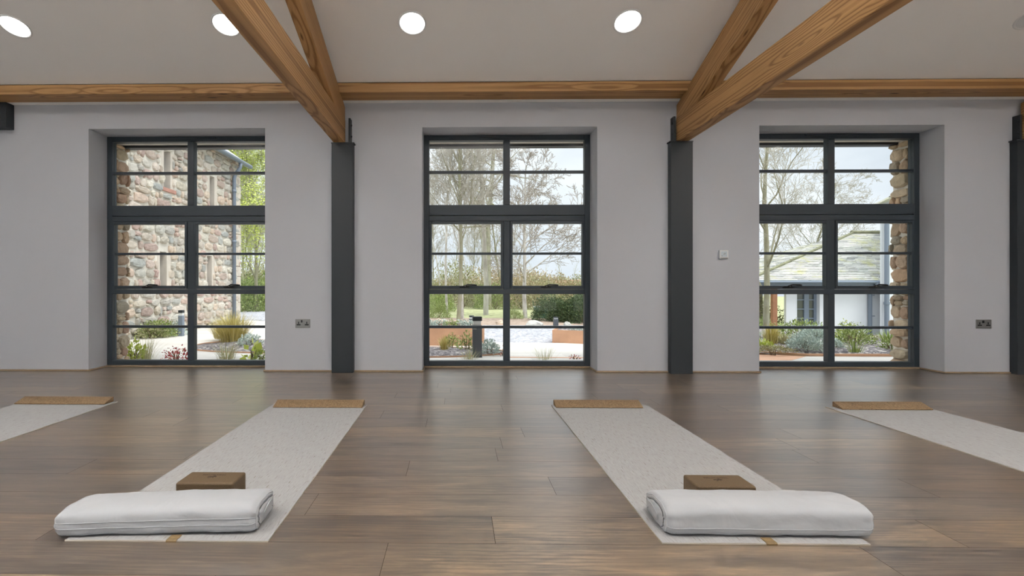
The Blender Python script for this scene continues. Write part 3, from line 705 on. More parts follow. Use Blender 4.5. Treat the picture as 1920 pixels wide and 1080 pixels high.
def edging(name, pts, h_, label, closed=True, mat=CORTEN, t=.006, z0=-.03):
    m = MB(); n = len(pts); P3 = [Vector((x, y, ground(x, y))) for x, y in pts]; cen = sum(P3, Vector())/n
    for i in range(n if closed else n-1):
        a, b = P3[i], P3[(i+1) % n]; d = (b-a).normalized(); q = Vector((-d.y, d.x, 0))*t
        vs_ = []
        for p in (a-d*.001, b+d*.001):
            for s_ in (-1, 1): vs_ += [p+q*s_+Vector((0, 0, z0)), p+q*s_+Vector((0, 0, h_))]
        m.add(vs_, [(0,1,3,2),(4,6,7,5),(0,4,5,1),(2,3,7,6),(1,5,7,3),(0,2,6,4)])
    o = m.build(name, mat); return tag(o, label, 'garden edging')
def bed(name, cx_, cy_, rx, ry, hgt, label, seed, elabel=None):
    """low heap of mulch inside a steel edge"""
    m = MB(); rings, n = 8, 44; base = ell(cx_, cy_, rx, ry, n, .05, seed)
    for r in range(rings+1):
        q = 1-r/rings
        for (x, y) in base:
            X, Y = cx_+(x-cx_)*q, cy_+(y-cy_)*q
            m.v.append((X, Y, ground(X, Y)+.02+hgt*(1-q**3)+.012*mnoise.noise(Vector((X*9, Y*9, seed)))))
    for r in range(rings):
        for k in range(n): m.f.append([r*n+k, r*n+(k+1) % n, (r+1)*n+(k+1) % n, (r+1)*n+k]); m.m.append(0)
    o = m.build(name, MULCH, smooth=True); tag(o, label, 'flower bed')
    edging('steel_edging', base, .035, elabel or 'rusty steel edging round '+label)
    return o
bed('mulch_bed', -2.45, 7.05, 1.42, .80, .05, 'dark mulch bed curving into the paving outside the left window', 1, 'low rusty edge round the mulch bed outside the left window')
bed('mulch_bed', -.55, 6.42, 1.18, .48, .04, 'dark mulch bed outside the lower left pane of the middle window', 2, 'low rusty edge round the mulch bed outside the middle window')
# sloping bed outside the right window
m = MB(); gx, gy = 60, 70
def rb(i, j): 
    Y = 6.25+(18.6-6.25)*(j/gy)**1.5; a = 3.35+(Y-6.25)*.43+((Y-6.25)*.55+3.2)*i/gx
    return a, Y
for j in range(gy+1):
    for i in range(gx+1):
        X, Y = rb(i, j); m.v.append((X, Y, ground(X, Y)+.03+.05*sm(j/6)+.03*mnoise.noise(Vector((X*2.5, Y*2.5, 4)))+.014*mnoise.noise(Vector((X*11, Y*11, 4)))))
for j in range(gy):
    for i in range(gx): m.f.append([j*(gx+1)+i, j*(gx+1)+i+1, (j+1)*(gx+1)+i+1, (j+1)*(gx+1)+i]); m.m.append(0)
tag(m.build('mulch_bed', MULCH, smooth=True), 'long sloping mulch bed full of plants outside the right window', 'flower bed')
a_, b_, c_, d_ = gpt(1424, 668), gpt(1465, 664), gpt(1500, 671), gpt(1690, 672)
edging('steel_edging', [(3.0, 6.28), (4.05, 6.30), (4.35, 6.12), (6.5, 6.10)], .05, 'rusty steel edging along the front of the bed outside the right window', False, t=.012)
edging('steel_edging', [(.62, 5.98), (1.4, 5.96), (2.6, 5.99), (3.0, 6.05)], .02, 'thin rusty strip across the paving outside the middle window', False, t=.035)
flat('terracotta_path', [(2.95, 5.75), (3.9, 5.75), (4.3, 6.08), (4.0, 6.24), (3.0, 6.2)], .022, CORTEN)

# corten planters with soil
def planter(x0, y0, x1, y1, depth, hgt, label):
    a, b = Vector((x0, y0, 0)), Vector((x1, y1, 0)); L = (b-a).length; rz = math.atan2(y1-y0, x1-x0)
    t_ = empty('planter', (x0, y0, GZ+.01), rz, label=label, cat='planter')
    m = MB(); t = .012
    m.box((0, 0, 0), (L, t, hgt)); m.box((0, depth-t, 0), (L, depth, hgt)); m.box((0, t, 0), (t, depth-t, hgt)); m.box((L-t, t, 0), (L, depth-t, hgt))
    m.build('side_panels', CORTEN, t_, bevel=.002)
    m = MB(); m.box((t, t, hgt-.05), (L-t, depth-t, hgt-.03)); m.build('soil', MULCH, t_)
    return t_
planter(-1.2, 7.12, .40, 7.12, .95, .262, 'rusty steel planter outside the left half of the middle window')
planter(1.47, 7.55, 3.0, 6.98, .8, .205, 'rusty steel planter outside the right half of the middle window')

# bollard lights
BOLL = plain('charcoal_bollard', (.075, .082, .095), .5)
def bollard(x, y, wd, hgt, label):
    t_ = empty('bollard_light', (x, y, ground(x, y)), .05, label=label, cat='bollard light', group='bollard lights')
    h2 = wd/2; m = MB(); m.box((-h2, -h2, 0), (h2, h2, hgt*.80)); m.build('post', PIPE if wd < .09 else BOLL, t_, bevel=.004)
    m = MB(); m.box((-h2*.8, -h2*.8, hgt*.80), (h2*.8, h2*.8, hgt*.90)); m.build('lens', WHITEP, t_)
    m = MB(); m.box((-h2, -h2, hgt*.90), (h2, h2, hgt)); m.build('cap', STEEL, t_, bevel=.004)
    m = MB(); m.box((-h2, -h2-.001, hgt*.70), (-h2*.2, -h2, hgt*.74)); m.build('badge', BRUSHED, t_)
p = gpt(894.5, 672); bollard(p.x, p.y, .112, .515, 'black square bollard light standing in the mulch outside the middle window')
p = gpt(340, 632); bollard(p.x, p.y, .075, .47, 'slim grey bollard light in front of the stone wall outside the left window')
p = at(884, 600, 9.6); bollard(p.x, 9.6, .09, .31, 'small far bollard light just behind the black one, middle window')
p = at(1042, 600, 10.9); bollard(p.x, 10.9, .10, .20, 'small far bollard light beside the evergreen shrubs, middle window')

# boulders
def boulder(px, py, wpx, hpx, label, k):
    p = gpt(px, py); s = (p.y)/F; rr = random.Random(k); bm = bmesh.new(); bmesh.ops.create_icosphere(bm, subdivisions=3, radius=1)
    for v in bm.verts:
        d = v.co.normalized(); q = 1+.35*mnoise.noise(d*1.3+Vector((k, 0, 0)))+.12*mnoise.noise(d*4+Vector((k, 5, 0)))
        v.co = Vector((d.x*q*wpx*s/2, d.y*q*wpx*s*.35, max(-.25, d.z*q)*hpx*s*.85))
    me = bpy.data.meshes.new('boulder'); bm.to_mesh(me); bm.free(); me.materials.append(BOULD[k % 2])
    o = bpy.data.objects.new('boulder', me); C.objects.link(o); o.location = (p.x, p.y, p.z+.02); tag(o, label, 'boulder', 'boulders beside the road')
BOULD = [plain('pale_boulder', (.50, .48, .44), .9, var=.2, sc=3), plain('tan_boulder', (.58, .46, .36), .9, var=.2, sc=4)]
boulder(823, 606, 16, 8, 'pale boulder at the left side of the middle window', 1); boulder(834, 605, 12, 7, 'whitish boulder second from the left in the middle window', 2)
boulder(938, 609, 17, 9, 'tan boulder just left of the middle window mullion', 3); boulder(1001, 611, 32, 10, 'large pale boulder right of the middle window mullion', 4)
boulder(1064, 611, 14, 7, 'small pale boulder in front of the evergreen shrubs', 6)

# ---------------- the tall stone building seen through the left window
sx = -5.40
sbld = empty('stone_building', (sx, 7, GZ), label='tall rubble stone building with slit windows outside the left window', cat='building')
def P_(o): o.parent = sbld; o.location = (o.location[0]-sx, o.location[1]-7, o.location[2]-GZ); return o
slits = [(9.0, 2.66, 3.36), (10.66, 2.60, 3.26), (8.88, .84, 1.47), (10.55, .84, 1.50)]
SW, Y0s, Y1s, ET = .20, 6.2, 12.0, 3.95
m = MB(); ys = sorted(set([Y0s, Y1s]+[v for s_ in slits for v in (s_[0]-SW/2, s_[0]+SW/2)])); zs = sorted(set([-.15, ET]+[v for s_ in slits for v in s_[1:]]))
for i in range(len(ys)-1):
    for j in range(len(zs)-1):
        ym, zm = (ys[i]+ys[i+1])/2, (zs[j]+zs[j+1])/2
        if any(abs(ym-s_[0]) < SW/2 and s_[1] < zm < s_[2] for s_ in slits): continue
        m.box((sx-.35, ys[i], zs[j]), (sx, ys[i+1], zs[j+1]))
m.box((sx-6, Y1s-.35, -.15), (sx-.35, Y1s, ET)); m.box((sx-6, Y0s, -.15), (sx-.35, Y0s+.3, ET))
P_(m.build('mortar_wall', MORTAR))
def skip(u, v, ru, rv):
    y, z = Y0s+u, -.1+v
    return any(abs(y-s_[0]-.0) < SW/2+ru*.8+.02 and s_[1]-rv*.8 < z < s_[2]+rv*.8 for s_ in slits)
m = MB(); stones(m, (sx, Y0s, -.1), (0, 1, 0), (0, 0, 1), (1, 0, 0), Y1s-Y0s-.02, ET-.05, .185, random.Random(4), .045, skip, .93)
P_(m.build('rubble_stones', STONE))
for (yc, z0, z1) in slits:
    m = MB(); m.box((sx-.30, yc-SW/2, z0), (sx-.13, yc+SW/2, z1)); o = P_(m.build('slit_window', PIPE))
    m = MB(); m.box((sx-.12, yc+SW/2-.002, z0), (sx+.012, yc+SW/2+.13, z1)); m.box((sx-.12, yc-SW/2-.08, z0), (sx+.006, yc-SW/2+.002, z1)); P_(m.build('dressed_jamb', DRESS, bevel=.006))
    m = MB(); m.box((sx-.12, yc-SW/2-.06, z0-.07), (sx+.03, yc+SW/2+.16, z0)); P_(m.build('sill', REDSTONE, bevel=.008))
m = MB(); rq = random.Random(9); z = -.1
while z < ET-.1:
    h_ = rq.uniform(.22, .36); l_ = rq.choice((.26, .42)); m.box((sx-.3, Y1s-l_, z+.008), (sx+.03+rq.uniform(0, .015), Y1s+.03, min(z+h_, ET-.02))); z += h_
P_(m.build('quoins', DRESS, bevel=.02))
# roof, gutter and pipe
m = MB(); ez = 3.83
for i in range(9):
    x0 = sx+.22-i*.55; z0 = ez+i*.40; m.add([(x0, Y0s-.2, z0+.03), (x0, Y1s+.1, z0+.03), (x0-.6, Y1s+.1, z0+.45), (x0-.6, Y0s-.2, z0+.45), (x0, Y0s-.2, z0), (x0, Y1s+.1, z0), (x0-.6, Y1s+.1, z0+.42), (x0-.6, Y0s-.2, z0+.42)],
        [(0,1,2,3), (7,6,5,4), (0,4,5,1), (1,5,6,2), (3,2,6,7), (0,3,7,4)])
P_(m.build('roof', SLATE))
m = MB(); m.tube([(sx+.24, Y0s-.2, ez-.02), (sx+.24, Y1s+.12, ez-.02)], .055, 10); P_(m.build('gutter', PIPE, smooth=True))
m = MB(); yp = 11.55
m.tube([(sx+.24, yp, ez-.06), (sx+.24, yp, ez-.16), (sx+.12, yp, ez-.32), (sx+.09, yp, ez-.42), (sx+.09, yp, .0)], .042, 10)
for z in (.7, 1.9, 3.1): m.tube([(sx+.09, yp, z-.03), (sx+.09, yp, z+.03)], .053, 10)
P_(m.build('downpipe', PIPE, smooth=True))

# ---------------- white house seen through the right window
WY = 19.0; wz = ground(14, WY)
wh = empty('white_house', (14, WY, wz), label='white rendered house with mossy slate roof outside the right window', cat='house')
def Q_(o): o.parent = wh; o.location = (o.location[0]-14, o.location[1]-WY, o.location[2]-wz); return o
xa = at(1474, 600, WY).x; xb = at(1652, 600, WY).x; xw0, xw1 = at(1492, 580, WY).x, at(1537, 580, WY).x; ez = at(1540, 527, WY).z-.04; wt, wb = at(1500, 545, WY).z, at(1500, 615, WY).z
m = MB(); zb = wz-.6
m.box((xa, WY, zb), (xw0, WY+.12, ez)); m.box((xw1, WY, zb), (xb+.2, WY+.35, ez)); m.box((xw0, WY, wt), (xw1, WY+.35, ez)); m.box((xw0, WY, zb), (xw1, WY+.35, wb)); m.box((xa+.5, WY+.12, zb), (xw0, WY+.35, ez))
Q_(m.build('wall', RENDERW))
m = MB(); x0, x1 = xw0, xw1; ym = WY+.16
m.box((x0, ym, wb), (x0+.1, ym+.07, wt)); m.box((x1-.1, ym, wb), (x1, ym+.07, wt)); m.box(((x0+x1)/2-.02, ym, wb), ((x0+x1)/2+.16, ym+.07, wt)); m.box((x0, ym, wt-.08), (x1, ym+.07, wt))
for k in range(1, 4): z = wb+(wt-wb)*k/4; m.box((x0, ym+.01, z-.02), (x1, ym+.06, z+.02))
wf = Q_(m.build('casement_window', PIPE)); 
m = MB(); m.box((x0, ym+.05, wb), (x1, ym+.055, wt)); g_ = m.build('pane', plain('dark_reflecting_glass', (.10, .11, .10), .08)); g_.parent = wf
# hipped slate roof made of separate slates
def slates(mb, A, B, Ct, Dt, course, rnd, wdt=.42):
    """A-B eaves left/right, Dt-Ct ridge left/right (may be shorter)"""
    A, B, Ct, Dt = map(Vector, (A, B, Ct, Dt)); N = (B-A).cross(Dt-A).normalized(); H_ = ((Dt+Ct)/2-(A+B)/2).length; n = int(H_/course)
    for i in range(n+1):
        t0, t1 = i/n*1.0, min(1.0, (i+1.5)/n)
        if t0 >= 1: break
        l0, r0 = A.lerp(Dt, t0), B.lerp(Ct, t0); l1, r1 = A.lerp(Dt, t1), B.lerp(Ct, t1); L = (r0-l0).length
        if L < .05: break
        u = -rnd.random()*wdt
        while u < L:
            w2 = wdt*rnd.uniform(.6, 1.3); a, b = max(0, u)/L, min(L, u+w2-.012)/L; u += w2
            if b-a < .01: continue
            up = N*(.035+rnd.uniform(0, .02)); dn = N*.008; j = (l0-l1).normalized()*rnd.uniform(-.02, .02)
            p = [l0.lerp(r0, a)+up+j, l0.lerp(r0, b)+up+j, l1.lerp(r1, b)+dn, l1.lerp(r1, a)+dn]
            mb.add(p+[q-N*.03 for q in p], [(0,1,2,3), (0,4,5,1), (1,5,6,2), (3,7,4,0)])
rr = random.Random(3); m = MB(); ey = WY-.35
A = at(1405, 531, ey); B = at(1655, 523, ey); A.z = B.z = ez+.05; Dp = at(1600, 438, WY+3.0); Cp = at(1662, 438, WY+3.0); Cp.z = Dp.z
slates(m, A, B, Cp, Dp, .20, rr)
A2 = Vector((A.x, WY+6.3, A.z)); slates(m, A2, A, Dp, Dp+Vector((0, .3, 0)), .20, rr)
Q_(m.build('slate_roof', SLATE))
m = MB(); m.tube([Dp+Vector((-.1, 0, .05)), Cp+Vector((0, 0, .05))], .09, 6); m.tube([A+Vector((0, 0, .06)), Dp+Vector((0, 0, .05))], .06, 6); Q_(m.build('ridge_tiles', plain('mossy_ridge', (.21, .21, .13), .95, var=.3, sc=3)))
m = MB(); m.tube([(A.x, ey-.05, ez), (B.x-.1, ey-.05, ez)], .06, 8); m.box((A.x+.1, ey+.03, ez-.16), (B.x-.1, ey+.07, ez-.02)); Q_(m.build('gutter', PIPE))
xp = at(1628, 580, WY).x; m = MB(); m.tube([(xp, ey-.05, ez-.03), (xp, ey-.05, ez-.15), (xp, WY-.08, ez-.35), (xp, WY-.08, wz-.3)], .07, 8)
for z in (ez-.5, ez-1.3): m.box((xp, WY-.10, z-.015), (xp+.17, WY-.07, z+.015)); 
Q_(m.build('downpipe', PIPE, smooth=False))
# taller wing
tx = at(1650, 500, 18.5).x; tz = at(1650, 384, 18.5).z; m = MB(); m.prism([(tx, 18.5), (tx+7, 18.5), (tx+11, 24), (tx+5.4, 24)], 'z', zb, tz); Q_(m.build('tall_wing_wall', RENDERW))
m = MB(); v0 = at(1634, 386, 18.3); v1 = at(1700, 352, 18.3); sl_ = (v1.z-v0.z)/(v1.x-v0.x)
for i in range(8):
    x = v0.x+i*.55; z = v0.z+i*.55*sl_; q = 5.6; m.add([(x, 18.2, z+.06), (x+.62, 18.2, z+.62*sl_+.03), (x+.62+q, 24, z+.62*sl_+.03), (x+q, 24, z+.06), (x, 18.2, z), (x+.62, 18.2, z+.62*sl_-.03), (x+.62+q, 24, z+.62*sl_-.03), (x+q, 24, z)],
        [(0,1,2,3), (7,6,5,4), (0,4,5,1), (3,2,6,7), (0,3,7,4)])
Q_(m.build('tall_wing_roof', SLATE))
m = MB(); m.box((tx+.55, 18.45, zb+3.6), (tx+.95, 18.52, tz-.1)); Q_(m.build('upper_window', PIPE))
m = MB(); m.box((tx, 18.42, tz-.16), (v1.x, 18.5, tz+.0)); Q_(m.build('fascia', PIPE))
xp = at(1662, 580, 18.4).x; m = MB(); m.tube([(xp, 18.38, tz-.1), (xp, 18.38, wz-.2)], .075, 8); m.box((xp, 18.37, .9-.6), (xp+.25, 18.41, .93-.6)); m.tube([(xp, 18.38, .15), (xp, 18.38, .25)], .095, 8); Q_(m.build('downpipe', PIPE))
# porch: post and stone wall behind
m = MB(); xp0, xp1 = at(1447, 580, WY-.2).x, at(1455, 580, WY-.2).x; m.box((xp0, WY-.28, zb), (xp1, WY-.12, ez)); Q_(m.build('porch_post', TIMBERR))
m = MB(); m.box((at(1385, 580, WY+2).x, WY+2.0, zb), (xa+.35, WY+2.3, ez)); Q_(m.build('porch_back_wall', MORTAR))
m = MB(); x0 = at(1385, 580, WY+2).x; stones(m, (x0, WY+2.0, zb), (1, 0, 0), (0, 0, 1), (0, -1, 0), xa+.3-x0, ez-zb, .17, random.Random(6), .05); Q_(m.build('porch_stones', STONE))
# low far house with a red roof at the right of the middle window
p = at(1075, 560, 30); fh = empty('brick_house', (p.x, 30, GZ), label='distant red brick house half hidden by trees at right of the middle window', cat='house')
m = MB(); m.box((-.6, 0, -.3), (3.2, 4, .55)); m.build('wall', plain('brick_wall', (.42, .24, .18), .9, var=.15, sc=9), fh)
m = MB(); m.prism([(-.3, .5), (4.3, .5), (2, 1.3)], 'x', -.8, 3.4); m.build('roof', plain('red_tiles', (.34, .16, .11), .9, var=.15, sc=8), fh)
# dark green cabinet
p = at(1022, 600, 13.5); cb = empty('utility_cabinet', (p.x, 13.5, GZ), label='dark green metal cabinet behind the pale boulder, middle window', cat='cabinet')
m = MB(); m.box((-.25, 0, 0), (.25, .4, .30)); m.build('body', plain('dark_green_metal', (.04, .16, .13), .5), cb, bevel=.01)
m = MB(); m.box((-.27, -.02, .30), (.27, .42, .325)); m.build('lid', WHITEP, cb)

# ================================================================ PLANTS AND TREES
def leaves(n, fn, size, rnd, aspect=.5, up=0.0):
    m = MB()
    for _ in range(n):
        p, d = fn(rnd); d = Vector(d)+Vector((rnd.gauss(0, .5), rnd.gauss(0, .5), rnd.gauss(0, .5)+up)); d.normalize()
        s = d.cross(Vector((rnd.gauss(0, 1), rnd.gauss(0, 1), rnd.gauss(0, 1)))); s = s.normalized() if s.length > 1e-5 else d.orthogonal()
        L = size*rnd.uniform(.6, 1.3); W_ = L*aspect/2; p = Vector(p); b = len(m.v)
        m.v += [tuple(p), tuple(p+d*L*.45+s*W_), tuple(p+d*L), tuple(p+d*L*.45-s*W_)]; m.f.append([b, b+1, b+2, b+3]); m.m.append(0)
    return m
def dome(rx, ry, rz, fill=.45, lump=.25, seed=0):
    def f(r):
        while True:
            d = Vector((r.gauss(0, 1), r.gauss(0, 1), abs(r.gauss(0, 1))))
            if d.length > .1: break
        d.normalize(); q = r.uniform(fill, 1)**.6*(1+lump*mnoise.noise(d*2.3+Vector((seed, 0, 0))))
        return (d.x*rx*q, d.y*ry*q, d.z*rz*q+.01), d
    return f
def stems_mb(n, rx, rz, rnd, r=.008):
    m = MB()
    for _ in range(n):
        a = rnd.uniform(0, 2*PI); q = rnd.uniform(.3, .8); p1 = (math.cos(a)*rx*q, math.sin(a)*rx*q, rz*rnd.uniform(.5, .85))
        m.tube([(math.cos(a)*.03, math.sin(a)*.03, -.03), (p1[0]*.5, p1[1]*.5, p1[2]*.6), p1], [r, r*.7, r*.3], 4)
    return m
GREEN = m_leaf('bush_green', (.16, .22, .06), (.30, .38, .12), (.45, .50, .20)); DGREEN = m_leaf('evergreen', (.045, .075, .035), (.10, .15, .06), (.17, .22, .10))
OLIVE = m_leaf('olive_scrub', (.24, .24, .12), (.38, .38, .2), (.48, .46, .28)); LIME = m_leaf('spring_leaf', (.38, .46, .06), (.55, .62, .13), (.66, .70, .25))
SILVER = m_leaf('silver_foliage', (.34, .42, .38), (.52, .60, .55), (.66, .72, .67)); GOLD = m_leaf('golden_grass', (.38, .33, .08), (.58, .48, .16), (.68, .60, .28))
STRAW = m_leaf('straw_grass', (.42, .38, .22), (.56, .52, .34), (.45, .50, .25)); TAN = m_leaf('tan_scrub', (.34, .27, .16), (.48, .38, .24), (.42, .40, .24))
RED = m_leaf('red_leaf', (.28, .03, .04), (.55, .10, .12), (.35, .25, .10)); WOODY = plain('plant_stem', (.16, .12, .07), .9)
def shrub(mat, rx, ry, rz, n, size, seed, aspect=.5):
    t_ = empty('shrub', (0, 0, 0)); r = random.Random(seed)
    leaves(int(n*2.2) if n < 1500 else n, dome(rx, ry, rz, .35, .3, seed), size*.62 if n < 1500 else size*.8, r, aspect, .3).build('foliage', mat, t_)
    stems_mb(9, min(rx, ry), rz, r, .006+rz*.006).build('stems', WOODY, t_); return t_
def tuft(mat, R, Hh, n, seed, wd=.006):
    """clump of arching blades"""
    r = random.Random(seed); m = MB()
    for _ in range(n):
        a = r.uniform(0, 2*PI); sp = R*r.uniform(.05, .75); h = Hh*r.uniform(.6, 1.05); d = Vector((math.cos(a), math.sin(a), 0)); s = Vector((-d.y, d.x, 0))*wd*r.uniform(.6, 1.2)
        b = len(m.v); base = d*r.uniform(0, R*.42)
        for i in range(5):
            t = i/4; p = base+d*sp*t**1.15+Vector((0, 0, h*(t-.35*t**3*(sp/R)*1.3))); k = 1-t*.85
            m.v += [tuple(p-s*k), tuple(p+s*k)]
        for i in range(4): m.f.append([b+i*2, b+i*2+1, b+i*2+3, b+i*2+2]); m.m.append(0)
    return m.build('ornamental_grass', mat)
def place(o, p, s=1.0, rz=0.0, **k):
    o.location = p; o.scale = (s, s, s); o.rotation_euler.z = rz; tag(o, **k); return o
def gp(px, py, dz=.02): return gpt(px, py, dz)

# outside the left window
place(tuft(GOLD, .46, .50, 700, 1, .0045), gp(437, 646, .05), label='golden ornamental grass clump in the bed outside the left window', cat='ornamental grass')
place(tuft(GOLD, .34, .36, 300, 2, .0045), gp(418, 640, .05), 1, .5, label='smaller golden grass clump left of the large one, left window', cat='ornamental grass')
place(tuft(STRAW, .26, .30, 110, 3, .004), gp(425, 676, 0), label='thin straw coloured grass close to the glass, right pane of the left window', cat='ornamental grass')
place(tuft(STRAW, .30, .34, 90, 4, .003), gp(272, 676, 0), label='wispy pale grass close to the glass, left pane of the left window', cat='ornamental grass')
t0 = shrub(LIME, .13, .11, .20, 90, .10, 5, .45); place(t0, gp(252, 676, 0), label='bright green broad-leaved plant at the foot of the stone jamb, left window', cat='plant')
t0 = shrub(RED, .17, .13, .17, 110, .045, 6, .6); place(t0, gp(331, 678, 0), label='low plant with red leaves close to the glass, left window', cat='plant')
t0 = shrub(SILVER, .17, .15, .17, 320, .05, 7); place(t0, gp(468, 655, .04), label='silvery green plant in the bed at the right of the left window', cat='plant')
t0 = shrub(LIME, .09, .08, .19, 10, .15, 8, .8); place(t0, gp(474, 678, 0), label='single large bright green leaf plant at lower right of the left window', cat='plant')
t0 = shrub(GREEN, .10, .09, .12, 90, .05, 9); place(t0, gp(490, 679, 0), label='small green plant in the lower right corner of the left window', cat='plant')
t0 = shrub(RED, .05, .05, .07, 30, .03, 10); place(t0, gp(484, 660, .04), label='tiny pink-red plant in the bed, left window', cat='plant')
for i, (px, py, s) in enumerate(((250, 636, 1), (268, 635, 1.1), (288, 634, 1.2), (308, 632, 1.15), (325, 631, 1.0))):
    t0 = shrub((OLIVE, GREEN, GREEN, OLIVE, SILVER)[i], .26*s, .20*s, .24*s, 420, .05, 20+i, .6)
    p = gp(px, py); p.x = max(p.x, sx+.30); place(t0, p, group='low shrubs along the foot of the stone wall', cat='shrub',
        label=('low olive shrub against the stone wall, first from the left', 'low green shrub against the stone wall, second from the left', 'low green shrub in the middle of the row against the stone wall', 'low olive shrub against the stone wall, fourth from the left', 'low silvery shrub against the stone wall beside the slim bollard')[i])
# outside the middle window
place(tuft(GOLD, .15, .22, 130, 31, .004), gp(833, 663, .04), label='small golden grass tuft in the bed left of the black bollard', cat='ornamental grass')
t0 = shrub(GREEN, .12, .1, .17, 190, .05, 32, .4); place(t0, gp(845, 655, .03), label='soft green plant behind the small golden tuft, middle window', cat='plant')
t0 = shrub(GREEN, .12, .1, .24, 150, .05, 33); place(t0, gp(876, 662, .03), label='leafy green plant just left of the black bollard', cat='plant')
t0 = shrub(SILVER, .14, .12, .17, 360, .045, 34); place(t0, gp(918, 668, .03), label='silver lavender cushion just right of the black bollard', cat='plant')
place(tuft(STRAW, .22, .18, 90, 35, .003), gp(880, 676, 0), label='wispy straw grass in front of the black bollard', cat='ornamental grass')
place(tuft(STRAW, .26, .22, 45, 36, .003), gp(1022, 677, 0), label='wispy straw grass on the terrace outside the right half of the middle window', cat='ornamental grass')
t0 = shrub(RED, .08, .06, .07, 24, .035, 37); place(t0, gp(1078, 676, 0), label='small red-leaved sprig at lower right of the middle window', cat='plant')
t0 = shrub(RED, .06, .05, .12, 22, .035, 38); place(t0, gp(944, 670, 0), label='small red-leaved sprig beside the middle window mullion', cat='plant')
for i in range(9):
    t0 = shrub(SILVER if i % 3 else GREEN, .13, .13, .13, 170, .045, 40+i); place(t0, (-1.05+i*.16, 7.42+.12*(i % 2), .185), cat='plant', group='plants in the left planter', label='grey-green plant growing in the rusty planter left of the bollard')
for i in range(7):
    t0 = shrub(SILVER, .11, .11, .075, 140, .035, 60+i); place(t0, (1.85+i*.17, 7.62-.063*i, .11), cat='plant', group='plants in the right planter', label='grey-green plant growing in the right-hand rusty planter')
# outside the right window
RB = [(1446, 655, tuft, (GOLD, .17, .34, 300, 71), 'upright golden grass in the bed at the left of the right window'),
      (1470, 655, tuft, (STRAW, .17, .20, 200, 72), 'short tan grass beside the upright golden grass, right window'),
      (1508, 664, shrub, (SILVER, .22, .18, .20, 900, .045, 73), 'silver lavender cushion in front, left of the right window mullion'),
      (1527, 655, shrub, (SILVER, .28, .2, .26, 1100, .05, 74), 'larger silver lavender cushion behind the front one, right window'),
      (1432, 662, shrub, (LIME, .15, .12, .11, 220, .045, 75), 'lime green low plant at the left of the right window'),
      (1450, 669, shrub, (OLIVE, .28, .12, .08, 420, .035, 76), 'olive ground cover along the front edge of the bed, right window'),
      (1500, 641, shrub, (GREEN, .42, .25, .26, 520, .06, 77), 'leafy green plant under the white house window'),
      (1600, 655, shrub, (GREEN, .30, .22, .30, 620, .05, 78), 'bushy green plant in the middle of the bed, right pane of the right window'),
      (1590, 650, shrub, (LIME, .18, .14, .30, 220, .05, 79), 'yellow-green plant beside the bushy one, right pane of the right window'),
      (1604, 668, tuft, (GREEN, .16, .20, 36, 80, .008), 'strap-leaved plant near the front edge of the bed, right window'),
      (1668, 652, tuft, (GREEN, .24, .26, 120, 81, .008), 'strap-leaved clump beside the right stone jamb'),
      (1672, 664, shrub, (GREEN, .16, .12, .13, 240, .04, 82), 'small green plant at the foot of the right stone jamb'),
      (1567, 662, shrub, (SILVER, .10, .1, .12, 240, .04, 83), 'small silver cushion right of the right window mullion'),
      (1638, 646, shrub, (OLIVE, .32, .2, .08, 320, .035, 84), 'olive ground cover in the middle of the bed, right window'),
      (1430, 645, shrub, (SILVER, .2, .15, .12, 260, .045, 85), 'grey-green cushion far left in the bed, right window')]
for px, py, fn, args, lb in RB:
    o = fn(*args); p = gp(px, py, .05); s = max(1, p.y/7.2) if fn is shrub else max(1, p.y/7.6); place(o, p, s, label=lb, cat='plant' if fn is shrub else 'ornamental grass')

